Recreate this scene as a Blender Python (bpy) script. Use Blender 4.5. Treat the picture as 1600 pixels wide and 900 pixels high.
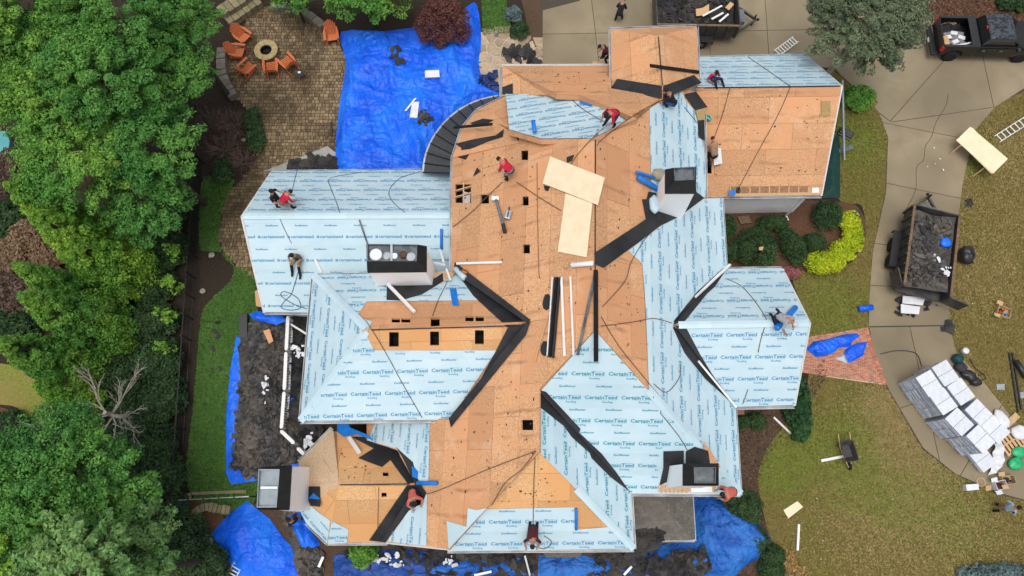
import bpy, bmesh, math, random
import numpy as np
from mathutils import Vector, Matrix, noise
from mathutils.geometry import delaunay_2d_cdt
random.seed(7); RNG = np.random.default_rng(7)
scene = bpy.context.scene
for o in list(bpy.data.objects): bpy.data.objects.remove(o)
COL = scene.collection
R = math.radians
# ------------------------------------------------ camera, sky, sun, exposure
FPX, TILT, HCAM = 1100.0, R(17.0), 34.5
cam = bpy.data.cameras.new('camera'); camo = bpy.data.objects.new('camera', cam); COL.objects.link(camo)
camo.location = (0, 0, HCAM); camo.rotation_euler = (TILT, 0, 0)
cam.sensor_width = 36; cam.lens = FPX / 1600 * 36; cam.clip_end = 2000
scene.camera = camo
world = bpy.data.worlds.new('World'); scene.world = world; world.use_nodes = True
SUN_EL, SUN_AZ = 80, 205          # azimuth clockwise from north
nt = world.node_tree; bg = nt.nodes['Background']
sky = nt.nodes.new('ShaderNodeTexSky'); sky.sky_type = 'NISHITA'; sky.sun_disc = False
sky.sun_elevation = R(SUN_EL); sky.sun_rotation = R(SUN_AZ); sky.dust_density = 6; sky.air_density = 1.2; sky.ozone_density = 1
hs = nt.nodes.new('ShaderNodeHueSaturation'); hs.inputs['Saturation'].default_value = 0.35
nt.links.new(sky.outputs[0], hs.inputs['Color']); nt.links.new(hs.outputs[0], bg.inputs[0]); bg.inputs[1].default_value = 0.15
sun = bpy.data.lights.new('sun', 'SUN'); suno = bpy.data.objects.new('sun', sun); COL.objects.link(suno)
sun.energy = 0.6; sun.angle = R(35); sun.color = (1, 0.965, 0.91)
az, el = R(SUN_AZ), R(SUN_EL)
sd = Vector((math.sin(az) * math.cos(el), math.cos(az) * math.cos(el), math.sin(el)))
suno.rotation_euler = sd.to_track_quat('Z', 'Y').to_euler(); suno.location = sd * 80
vs = scene.view_settings; vs.view_transform = 'Standard'; vs.look = 'None'; vs.exposure = 0.17; vs.gamma = 1; vs.use_curve_mapping = False
scene.render.engine = 'CYCLES'

# ------------------------------------------------ surveying: photo pixel + height -> point on the site
def ray(px, py):
    u = (px - 800) / FPX; v = (450 - py) / FPX
    return Vector((u, math.sin(TILT) + v * math.cos(TILT), -math.cos(TILT) + v * math.sin(TILT)))
def W(px, py, z=0.0):
    d = ray(px, py); return Vector((0, 0, HCAM)) + d * ((z - HCAM) / d.z)
# ------------------------------------------------ materials
MATS = {}
def lin(c):
    return tuple(((x / 255) / 12.92 if x / 255 <= .04045 else ((x / 255 + .055) / 1.055) ** 2.4) for x in c)
def mat(name, c1, c2=None, rough=.8, scale=3, detail=6, bump=0, bscale=None, metal=0, spec=.3, rnd=0, island=0, stretch=None, contrast=(.3, .7), c3=None, scale3=.5, transl=0, crease=0):
    if name in MATS: return MATS[name]
    m = bpy.data.materials.new(name); m.use_nodes = True; MATS[name] = m
    n = m.node_tree.nodes; l = m.node_tree.links; b = n['Principled BSDF']
    b.inputs['Roughness'].default_value = rough; b.inputs['Metallic'].default_value = metal; b.inputs['Specular IOR Level'].default_value = spec
    tc = n.new('ShaderNodeTexCoord'); vec = tc.outputs['Object']
    if stretch:
        mp = n.new('ShaderNodeMapping'); mp.inputs['Scale'].default_value = stretch; l.new(vec, mp.inputs[0]); vec = mp.outputs[0]
    nz = n.new('ShaderNodeTexNoise'); nz.inputs['Scale'].default_value = scale; nz.inputs['Detail'].default_value = detail; l.new(vec, nz.inputs['Vector'])
    rp = n.new('ShaderNodeValToRGB'); l.new(nz.outputs['Fac'], rp.inputs[0])
    rp.color_ramp.elements[0].position = contrast[0]; rp.color_ramp.elements[1].position = contrast[1]
    c2 = c2 or tuple(x * .8 for x in c1)
    rp.color_ramp.elements[0].color = (*c2, 1); rp.color_ramp.elements[1].color = (*c1, 1)
    col = rp.outputs[0]
    if c3:
        n3 = n.new('ShaderNodeTexNoise'); n3.inputs['Scale'].default_value = scale3; n3.inputs['Detail'].default_value = 5; l.new(tc.outputs['Object'], n3.inputs['Vector'])
        r3 = n.new('ShaderNodeValToRGB'); r3.color_ramp.elements[0].position = .42; r3.color_ramp.elements[1].position = .62; l.new(n3.outputs['Fac'], r3.inputs[0])
        mx = n.new('ShaderNodeMix'); mx.data_type = 'RGBA'; l.new(r3.outputs[0], mx.inputs['Factor']); l.new(col, mx.inputs['A']); mx.inputs['B'].default_value = (*c3, 1); col = mx.outputs['Result']
    src = None
    if rnd: oi = n.new('ShaderNodeObjectInfo'); src = oi.outputs['Random']; amt = rnd
    if island: ge = n.new('ShaderNodeNewGeometry'); src = ge.outputs['Random Per Island']; amt = island
    if src:
        mr = n.new('ShaderNodeMapRange'); mr.inputs['To Min'].default_value = 1 - amt; mr.inputs['To Max'].default_value = 1 + amt; l.new(src, mr.inputs[0])
        h = n.new('ShaderNodeHueSaturation'); l.new(mr.outputs[0], h.inputs['Value']); l.new(col, h.inputs['Color']); col = h.outputs[0]
    l.new(col, b.inputs['Base Color'])
    if bump:
        nb = n.new('ShaderNodeTexNoise'); nb.inputs['Scale'].default_value = bscale or scale * 2; nb.inputs['Detail'].default_value = 5; l.new(vec, nb.inputs['Vector'])
        bp = n.new('ShaderNodeBump'); bp.inputs['Strength'].default_value = bump; bp.inputs['Distance'].default_value = .05; l.new(nb.outputs['Fac'], bp.inputs['Height']); l.new(bp.outputs[0], b.inputs['Normal'])
    if crease:
        ns = n.new('ShaderNodeTexNoise'); ns.inputs['Scale'].default_value = .9; ns.inputs['Detail'].default_value = 3; l.new(tc.outputs['Object'], ns.inputs['Vector'])
        va = n.new('ShaderNodeVectorMath'); va.operation = 'SCALE'; va.inputs['Scale'].default_value = 1.6; l.new(ns.outputs['Color'], va.inputs[0])
        vb = n.new('ShaderNodeVectorMath'); vb.operation = 'ADD'; l.new(tc.outputs['Object'], vb.inputs[0]); l.new(va.outputs[0], vb.inputs[1])
        prev = None
        for sc, dist, st_ in ((crease, .17, 1.0), (crease * 2.7, .06, .8)):
            vo = n.new('ShaderNodeTexVoronoi'); vo.feature = 'DISTANCE_TO_EDGE'; vo.inputs['Scale'].default_value = sc; l.new(vb.outputs[0], vo.inputs['Vector'])
            bq = n.new('ShaderNodeBump'); bq.inputs['Strength'].default_value = st_; bq.inputs['Distance'].default_value = dist; l.new(vo.outputs['Distance'], bq.inputs['Height'])
            if prev: l.new(prev.outputs[0], bq.inputs['Normal'])
            prev = bq
        l.new(prev.outputs[0], b.inputs['Normal'])
    if transl:
        tr = n.new('ShaderNodeBsdfTranslucent'); l.new(col, tr.inputs[0]); ms = n.new('ShaderNodeMixShader'); ms.inputs[0].default_value = transl
        l.new(b.outputs[0], ms.inputs[1]); l.new(tr.outputs[0], ms.inputs[2]); l.new(ms.outputs[0], n['Material Output'].inputs[0])
    return m
M_OSB = mat('oriented_strand_board', (.64, .375, .20), (.41, .205, .098), .85, 16, 8, .12, 40, rnd=.12, contrast=(.32, .66), c3=(.58, .29, .145), scale3=.35)
def streaks(m, axis):
    n = m.node_tree.nodes; l = m.node_tree.links; b = n['Principled BSDF']; src = b.inputs['Base Color'].links[0].from_socket; tc = n.new('ShaderNodeTexCoord')
    wv = n.new('ShaderNodeTexWave'); wv.bands_direction = axis; wv.inputs['Scale'].default_value = .33; wv.inputs['Distortion'].default_value = 1.2; wv.inputs['Detail'].default_value = 4; wv.inputs['Detail Scale'].default_value = 3; l.new(tc.outputs['Object'], wv.inputs['Vector'])
    r1 = n.new('ShaderNodeValToRGB'); r1.color_ramp.elements[0].position = .90; r1.color_ramp.elements[1].position = 1.0; l.new(wv.outputs['Fac'], r1.inputs[0])
    nz = n.new('ShaderNodeTexNoise'); nz.inputs['Scale'].default_value = 1.1; nz.inputs['Detail'].default_value = 6; l.new(tc.outputs['Object'], nz.inputs['Vector'])
    r2 = n.new('ShaderNodeValToRGB'); r2.color_ramp.elements[0].position = .45; r2.color_ramp.elements[1].position = .68; l.new(nz.outputs['Fac'], r2.inputs[0])
    mu = n.new('ShaderNodeMath'); mu.operation = 'MULTIPLY'; l.new(r1.outputs[0], mu.inputs[0]); l.new(r2.outputs[0], mu.inputs[1])
    n3 = n.new('ShaderNodeTexNoise'); n3.inputs['Scale'].default_value = .75; n3.inputs['Detail'].default_value = 8; n3.inputs['Roughness'].default_value = .65; l.new(tc.outputs['Object'], n3.inputs['Vector'])
    r3 = n.new('ShaderNodeValToRGB'); r3.color_ramp.elements[0].position = .56; r3.color_ramp.elements[1].position = .72; l.new(n3.outputs['Fac'], r3.inputs[0])
    m1 = n.new('ShaderNodeMix'); m1.data_type = 'RGBA'; l.new(mu.outputs[0], m1.inputs['Factor']); l.new(src, m1.inputs['A']); m1.inputs['B'].default_value = (.36, .19, .10, 1)
    sc = n.new('ShaderNodeMath'); sc.operation = 'MULTIPLY'; sc.inputs[1].default_value = .4; l.new(r3.outputs[0], sc.inputs[0])
    m2 = n.new('ShaderNodeMix'); m2.data_type = 'RGBA'; l.new(sc.outputs[0], m2.inputs['Factor']); l.new(m1.outputs['Result'], m2.inputs['A']); m2.inputs['B'].default_value = (.72, .50, .34, 1)
    l.new(m2.outputs['Result'], b.inputs['Base Color'])
streaks(M_OSB, 'Y')
M_OSBL = mat('light_strand_board', (.70, .44, .225), (.50, .275, .115), .85, 16, 8, .12, 40, rnd=.12, contrast=(.32, .66), c3=(.62, .32, .13), scale3=.35)
M_OSBS = mat('weathered_board', (.66, .50, .34), (.50, .34, .20), .85, 14, 8, .1, 40, rnd=.06, contrast=(.3, .7), c3=(.60, .36, .20), scale3=.5)
M_FELT = mat('pale_blue_underlayment', (.51, .645, .70), (.46, .60, .66), .55, 1.3, 6, .55, 1.7, rnd=.05, c3=(.44, .59, .655), scale3=.6)
M_INK = mat('teal_ink', (.07, .26, .45), (.10, .31, .49), .6, 3)
M_INK2 = mat('green_ink', (.02, .25, .36), (.04, .30, .40), .6, 3)
M_MEMB = mat('black_membrane', (.022, .024, .027), (.013, .014, .016), .55, 4, 6, .2, 9, c3=(.03, .031, .034), scale3=.9)
M_DARK = mat('attic_shade_and_char', (.02, .016, .012), None, .9)  # near-black standing in for unlit attic space; also charred wood
M_WHITE = mat('white_paint', (.80, .80, .79), (.70, .70, .69), .45, 2)
M_GUT = mat('gutter_metal', (.42, .44, .46), (.27, .28, .30), .4, 5, spec=.5, c3=(.55, .56, .57), scale3=1.2)
M_BMET = mat('black_sheet_metal', (.016, .015, .016), (.011, .011, .011), .5, 3, spec=.15)
M_GMET = mat('grey_sheet_metal', (.10, .12, .135), (.055, .065, .075), .4, 4, spec=.4, c3=(.15, .17, .185), scale3=2)
M_GALV = mat('galvanised_steel', (.42, .46, .48), (.30, .34, .36), .3, 3, metal=.5, spec=.5)
M_CHIM = mat('white_stucco', (.95, .95, .95), (.92, .92, .92), .7, 6, bump=.05)
M_BRICKW = mat('brick_wall', (.36, .20, .14), (.22, .11, .08), .85, 12)
M_SIDING = mat('pale_siding', (.86, .87, .86), (.80, .81, .80), .6, 2)
M_WOOD = mat('bare_lumber', (.62, .40, .22), (.46, .27, .13), .8, 9, stretch=(6, 1, 1))
M_PLY = mat('pale_plywood', (.80, .68, .48), (.74, .60, .40), .7, 3, rnd=.03)
M_SHING = mat('grey_shingle', (.16, .15, .13), (.09, .085, .075), .9, 14, rnd=.16, c3=(.13, .12, .10), scale3=1)
M_SCRAP = mat('torn_shingle', (.080, .077, .075), (.038, .037, .037), .9, 6, island=.6, c3=(.095, .082, .068), scale3=1.0)
M_SCRAPD = mat('dark_shingle', (.03, .031, .034), (.015, .015, .017), .85, 6, island=.5, c3=(.05, .046, .04), scale3=1.2)
M_TARP = mat('blue_tarp', (.006, .12, .80), (.004, .085, .64), .42, 1.5, 5, spec=.32, c3=(.012, .17, .84), scale3=.6, crease=1.0)
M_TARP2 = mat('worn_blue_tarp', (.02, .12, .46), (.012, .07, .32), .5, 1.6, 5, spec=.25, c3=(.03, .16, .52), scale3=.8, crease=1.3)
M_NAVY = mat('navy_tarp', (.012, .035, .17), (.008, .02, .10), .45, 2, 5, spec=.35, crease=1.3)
M_BLUEW = mat('blue_wrap', (.006, .20, .66), (.004, .14, .5), .35, 5, spec=.5)
M_CONC = mat('concrete', (.285, .235, .155), (.225, .185, .115), .8, 1.2, 8, .08, 20, rnd=.05, c3=(.19, .155, .10), scale3=.3)
M_JOINT = mat('joint_dirt', (.07, .06, .045), None, .9, 8)
M_TUFT = mat('autumn_grass_tuft', (.255, .195, .068), (.195, .16, .046), .95, 1.6, 6, island=.12, contrast=(.38, .62), c3=(.20, .172, .045), scale3=.3, transl=.15)
M_TUFTS = mat('straw_grass_tuft', (.31, .235, .105), (.25, .19, .07), .95, 2, 6, island=.12)
M_TUFTG = mat('green_grass_tuft', (.085, .18, .036), (.065, .145, .028), .95, 1.2, 6, island=.2, transl=.15)
M_LAWN = mat('thin_autumn_lawn', (.235, .175, .06), (.125, .10, .03), .95, 14, 12, .8, 40, contrast=(.3, .7), c3=(.135, .128, .024), scale3=.2)
M_LAWN2 = mat('mown_turf', (.055, .105, .022), (.030, .062, .012), .95, 12, 10, .5, 35, c3=(.045, .088, .018), scale3=.6)
M_STRAW = mat('straw_lawn', (.33, .24, .11), (.22, .155, .06), .95, 9, 10, .4, 30, c3=(.22, .17, .06), scale3=.5)
M_MULCH = mat('dark_mulch', (.045, .030, .020), (.018, .012, .009), .95, 10, 10, .6, 25, c3=(.03, .022, .015), scale3=.8)
M_RMULCH = mat('red_mulch', (.15, .075, .042), (.06, .03, .018), .95, 14, 10, .6, 30, c3=(.10, .055, .03), scale3=.7)
M_BMULCH = mat('brown_mulch', (.11, .068, .042), (.05, .03, .02), .95, 14, 10, .6, 30, c3=(.085, .055, .035), scale3=.7)
M_PAVER = mat('tumbled_paver', (.25, .185, .105), (.15, .105, .058), .85, 6, island=.42, c3=(.11, .078, .042), scale3=.45)
M_PAVDIRT = mat('paver_joint', (.075, .055, .034), None, .95, 8)
M_FLAG = mat('flagstone', (.42, .33, .22), (.30, .22, .14), .85, 4, rnd=.25)
M_BRICK = mat('red_paver_brick', (.46, .19, .115), (.36, .14, .085), .85, 8, island=.3)
M_MORTAR = mat('pale_mortar', (.62, .53, .42), None, .9, 8)
M_STONE = mat('mossy_stone', (.27, .23, .14), (.17, .15, .08), .9, 5, rnd=.2, bump=.3)
M_CAPST = mat('sandstone_cap', (.47, .37, .19), (.36, .27, .13), .85, 5, bump=.1)
M_ADIR = mat('orange_painted_wood', (.62, .175, .06), (.50, .13, .045), .6, 5, stretch=(8, 1, 1))
M_TRUCK = mat('black_car_paint', (.012, .012, .013), (.009, .009, .01), .22, 4, spec=.5)
M_TROOF = mat('wet_dusty_black_roof', (.05, .062, .075), (.008, .008, .01), .3, 7, 6, spec=.5, contrast=(.42, .56))
M_RUB = mat('tyre_rubber', (.018, .018, .018), None, .85, 8)
M_CHROME = mat('chrome', (.75, .76, .78), None, .15, 3, metal=1)
M_GLASS = mat('dark_glass', (.008, .009, .01), None, .06, 3, spec=.8)
M_RED = mat('red_lens', (.55, .02, .015), None, .25, 3)
M_RUST = mat('rusty_rim', (.20, .13, .075), (.10, .06, .035), .7, 8)
M_TRAIL = mat('trailer_steel', (.045, .047, .05), (.025, .026, .028), .5, 5, spec=.5, c3=(.07, .065, .055), scale3=2)
M_PLAST = mat('black_plastic', (.02, .021, .023), None, .4, 4, spec=.5)
M_BAGW = mat('white_wrap', (.70, .71, .73), (.58, .60, .63), .45, 3, spec=.5)
M_WRAP = mat('bundle_wrap', (.64, .67, .71), (.54, .57, .62), .5, 6, rnd=.05)
M_BUND = mat('bundle_side', (.52, .58, .68), (.34, .40, .50), .6, 5, rnd=.22)
M_CARD = mat('cardboard', (.55, .38, .20), (.42, .28, .14), .85, 5)
M_GREEN = mat('green_plastic', (.01, .42, .16), (.008, .30, .11), .4, 3, spec=.5)
M_ROPE = mat('rope', (.13, .085, .06), None, .9, 20)
M_BROPE = mat('blue_rope', (.10, .16, .22), None, .9, 20)
M_BARK = mat('bark', (.075, .058, .042), (.04, .03, .022), .95, 8, bump=.4)
M_GBARK = mat('grey_bark', (.42, .39, .33), (.30, .27, .22), .95, 8)
def leafm(name, a, b, c, isl=.32, s3=.35):
    return mat(name, a, b, .6, 1.2, 4, island=isl, c3=c, scale3=s3, spec=.25, transl=.22)
L_BRIGHT = leafm('bright_evergreen_leaf', (.125, .31, .05), (.07, .22, .035), (.20, .37, .05))
L_MID = leafm('evergreen_leaf', (.075, .235, .048), (.045, .165, .033), (.12, .29, .05))
L_LIME = leafm('yellow_green_leaf', (.18, .37, .045), (.10, .27, .035), (.27, .44, .05))
L_DARK = leafm('dark_leaf', (.045, .10, .036), (.024, .058, .022), (.06, .115, .036))
L_BOX = leafm('boxwood_leaf', (.05, .105, .036), (.027, .062, .022), (.062, .12, .036))
L_GOLD = leafm('golden_hedge_leaf', (.46, .55, .02), (.32, .43, .015), (.54, .60, .025), .25)
L_CEDAR = leafm('grey_cedar_needle', (.145, .19, .105), (.085, .12, .065), (.18, .215, .12))
L_PINE = leafm('pine_needle', (.15, .30, .09), (.09, .21, .06), (.19, .33, .10))
L_RUSS = leafm('russet_leaf', (.15, .06, .052), (.085, .034, .032), (.18, .07, .052))
L_TAN = leafm('dry_bloom', (.34, .23, .135), (.20, .125, .075), (.27, .18, .11))
L_TWIG = leafm('bare_twig', (.15, .10, .075), (.08, .055, .042), (.19, .12, .09))
L_BLUE = leafm('blue_spruce_needle', (.17, .25, .24), (.10, .16, .16), (.2, .27, .26))
L_PINK = leafm('pink_bloom', (.5, .13, .17), (.3, .12, .12), (.16, .12, .05))
L_YEL = leafm('yellow_leaf', (.40, .42, .04), (.24, .28, .04), (.36, .34, .05))
L_AUT = leafm('orange_leaf', (.50, .19, .03), (.36, .12, .025), (.48, .25, .04))
# ------------------------------------------------ mesh building
class MB:
    def __init__(s): s.v = []; s.f = []
    def add(s, vs, fs):
        k = len(s.v); s.v += [tuple(p) for p in vs]; s.f += [tuple(i + k for i in f) for f in fs]; return s
    def box(s, x0, x1, y0, y1, z0, z1, m=None):
        vs = [Vector(p) for p in ((x0, y0, z0), (x1, y0, z0), (x1, y1, z0), (x0, y1, z0), (x0, y0, z1), (x1, y0, z1), (x1, y1, z1), (x0, y1, z1))]
        if m: vs = [m @ p for p in vs]
        return s.add(vs, [(3, 2, 1, 0), (4, 5, 6, 7), (0, 1, 5, 4), (1, 2, 6, 5), (2, 3, 7, 6), (3, 0, 4, 7)])
    def bar(s, a, b, w, h, up=Vector((0, 0, 1))):
        a, b = Vector(a), Vector(b); d = (b - a).normalized(); sx = d.cross(up)
        sx = sx.normalized() if sx.length > 1e-4 else Vector((1, 0, 0)); uz = sx.cross(d)
        vs = [p + sx * (w / 2 * i) + uz * (h / 2 * j) for p in (a, b) for i, j in ((-1, -1), (1, -1), (1, 1), (-1, 1))]
        return s.add(vs, [(0, 1, 2, 3), (7, 6, 5, 4), (0, 4, 5, 1), (1, 5, 6, 2), (2, 6, 7, 3), (3, 7, 4, 0)])
    def tube(s, pts, r, n=6):
        pts = [Vector(p) for p in pts]; rs = r if isinstance(r, (list, tuple)) else [r] * len(pts); vs = []; fs = []
        for i, p in enumerate(pts):
            d = (pts[min(i + 1, len(pts) - 1)] - pts[max(i - 1, 0)]).normalized()
            a = d.cross(Vector((0, 0, 1)) if abs(d.z) < .9 else Vector((1, 0, 0))).normalized(); b = d.cross(a)
            vs += [p + (a * math.cos(t) + b * math.sin(t)) * rs[i] for t in (2 * math.pi * k / n for k in range(n))]
        for i in range(len(pts) - 1):
            fs += [(i * n + k, i * n + (k + 1) % n, (i + 1) * n + (k + 1) % n, (i + 1) * n + k) for k in range(n)]
        fs += [tuple(range(n))[::-1], tuple(range((len(pts) - 1) * n, len(pts) * n))]
        return s.add(vs, fs)
    def prism(s, poly, off):          # poly: 3-D ring (counter-clockwise from off side); extruded by -off
        n = len(poly); off = Vector(off); poly = [Vector(p) for p in poly]
        return s.add(poly + [p - off for p in poly], [tuple(range(n)), tuple(range(2 * n - 1, n - 1, -1))] + [(i, n + i, n + (i + 1) % n, (i + 1) % n) for i in range(n)])
    def lathe(s, prof, c=(0, 0, 0), n=20):
        c = Vector(c); vs = []; fs = []
        for r, z in prof: vs += [c + Vector((r * math.cos(2 * math.pi * k / n), r * math.sin(2 * math.pi * k / n), z)) for k in range(n)]
        for i in range(len(prof) - 1):
            fs += [(i * n + k, i * n + (k + 1) % n, (i + 1) * n + (k + 1) % n, (i + 1) * n + k) for k in range(n)]
        fs += [tuple(range(n))[::-1], tuple(range((len(prof) - 1) * n, len(prof) * n))]
        return s.add(vs, fs)
    def mesh(s, name, m, smooth=False):
        me = bpy.data.meshes.new(name); me.from_pydata(s.v, [], s.f); me.validate(clean_customdata=False)
        for x in (m if isinstance(m, (list, tuple)) else [m]): me.materials.append(x)
        if smooth: me.polygons.foreach_set('use_smooth', [True] * len(me.polygons))
        return me
    def build(s, name, m, parent=None, smooth=False, bevel=0):
        return link(name, s.mesh(name, m, smooth), parent, bevel)
def link(name, me, parent=None, bevel=0):
    o = bpy.data.objects.new(name, me); COL.objects.link(o)
    if parent: o.parent = parent
    if bevel:
        b = o.modifiers.new('bevel', 'BEVEL'); b.width = bevel; b.segments = 2; b.limit_method = 'ANGLE'
    return o
def tag(o, label=None, cat=None, group=None, kind=None):
    if label: o['label'] = label
    if cat: o['category'] = cat
    if group: o['group'] = group
    if kind: o['kind'] = kind
    return o
def empty(name, label, cat, loc=(0, 0, 0), rz=0, group=None):
    o = bpy.data.objects.new(name, None); COL.objects.link(o); o.location = loc; o.rotation_euler = (0, 0, rz); o.empty_display_size = .2
    return tag(o, label, cat, group)
def dup(root, loc, rz, label, group=None):
    r = root.copy(); COL.objects.link(r); r.location = loc; r.rotation_euler = (0, 0, rz); r['label'] = label
    if group: r['group'] = group
    for ch in list(root.children):
        c = ch.copy(); COL.objects.link(c); c.parent = r
        for g in list(ch.children):
            d = g.copy(); COL.objects.link(d); d.parent = c
    return r
# ------------------------------------------------ 2-D polygon tools
def area(p): return sum(p[i][0] * p[(i + 1) % len(p)][1] - p[(i + 1) % len(p)][0] * p[i][1] for i in range(len(p))) / 2
def clip(poly, nx, ny, c):            # keep nx*x+ny*y >= c
    out = []
    for i in range(len(poly)):
        a, b = poly[i], poly[(i + 1) % len(poly)]; da = nx * a[0] + ny * a[1] - c; db = nx * b[0] + ny * b[1] - c
        if da >= 0: out.append(a)
        if (da >= 0) != (db >= 0):
            t = da / (da - db); out.append((a[0] + (b[0] - a[0]) * t, a[1] + (b[1] - a[1]) * t))
    return out
def subtract(polys, hole):            # hole: convex
    if area(hole) < 0: hole = hole[::-1]
    res = []
    for p in polys:
        rest = p
        for i in range(len(hole)):
            a, b = hole[i], hole[(i + 1) % len(hole)]; nx, ny = -(b[1] - a[1]), b[0] - a[0]; c = nx * a[0] + ny * a[1]
            o = clip(rest, -nx, -ny, -c)
            if len(o) > 2 and abs(area(o)) > 1e-4: res.append(o)
            rest = clip(rest, nx, ny, c)
            if len(rest) < 3: break
    return res
def inside(p, poly):
    x, y = p; r = False; j = len(poly) - 1
    for i in range(len(poly)):
        if (poly[i][1] > y) != (poly[j][1] > y) and x < (poly[j][0] - poly[i][0]) * (y - poly[i][1]) / (poly[j][1] - poly[i][1]) + poly[i][0]: r = not r
        j = i
    return r
def smooth_ring(p, n=6, closed=True):
    out = []; k = len(p); rng = range(k) if closed else range(k - 1)
    g = (lambda i: p[i % k]) if closed else (lambda i: p[max(0, min(k - 1, i))])
    for i in rng:
        a, b, c, d = (Vector(g(i + q)) for q in (-1, 0, 1, 2))
        for q in range(n):
            t = q / n
            out.append(tuple(.5 * ((2 * b) + (c - a) * t + (2 * a - 5 * b + 4 * c - d) * t * t + (3 * b - a - 3 * c + d) * t ** 3)))
    if not closed: out.append(tuple(p[-1]))
    return out
def fill(ring, step, jit=.35):        # ring of (x, y); returns verts, faces with interior points
    ring = [tuple(p[:2]) for p in ring]
    if area(ring) < 0: ring = ring[::-1]
    den = []
    for i in range(len(ring)):
        a, b = Vector(ring[i]), Vector(ring[(i + 1) % len(ring)]); k = max(1, int((b - a).length / step))
        den += [a + (b - a) * (q / k) for q in range(k)]
    xs = [p.x for p in den]; ys = [p.y for p in den]; pts = list(den)
    rt = [tuple(p) for p in den]
    ny = int((max(ys) - min(ys)) / step); nx = int((max(xs) - min(xs)) / step)
    for j in range(1, ny + 1):
        for i in range(1, nx + 1):
            q = (min(xs) + (i + (j % 2) * .5) * step + random.uniform(-jit, jit) * step, min(ys) + j * step + random.uniform(-jit, jit) * step)
            if inside(q, ring): pts.append(Vector(q))
    e = [(i, (i + 1) % len(den)) for i in range(len(den))]
    v, _, f, *_r = delaunay_2d_cdt(pts, e, [], 1, 1e-5)
    return [tuple(p) for p in v], [tuple(x) for x in f]
def edge_dist(p, ring):
    best = 9e9; p = Vector(p)
    for i in range(len(ring)):
        a, b = Vector(ring[i]), Vector(ring[(i + 1) % len(ring)]); d = b - a
        t = max(0, min(1, (p - a).dot(d) / max(1e-9, d.length_squared))); best = min(best, (p - a - d * t).length)
    return best
def surf(name, ring, hf, m, step=.25, parent=None, smooth=True):
    v, f = fill(ring, step); mb = MB(); mb.add([(x, y, hf(x, y)) for x, y in v], f)
    return mb.build(name, m, parent, smooth)
def gring(px, z=0, n=5, sm=True):
    p = [tuple(W(x, y, z)[:2]) for x, y in px]; return smooth_ring(p, n) if sm else p
def sheet(name, px, z, m, sm=True, n=5):
    v, f = fill(gring(px, 0, n, sm), 1.5); mb = MB(); mb.add([(x, y, z) for x, y in v], f)
    return tag(mb.build(name, m), kind='structure')
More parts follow.
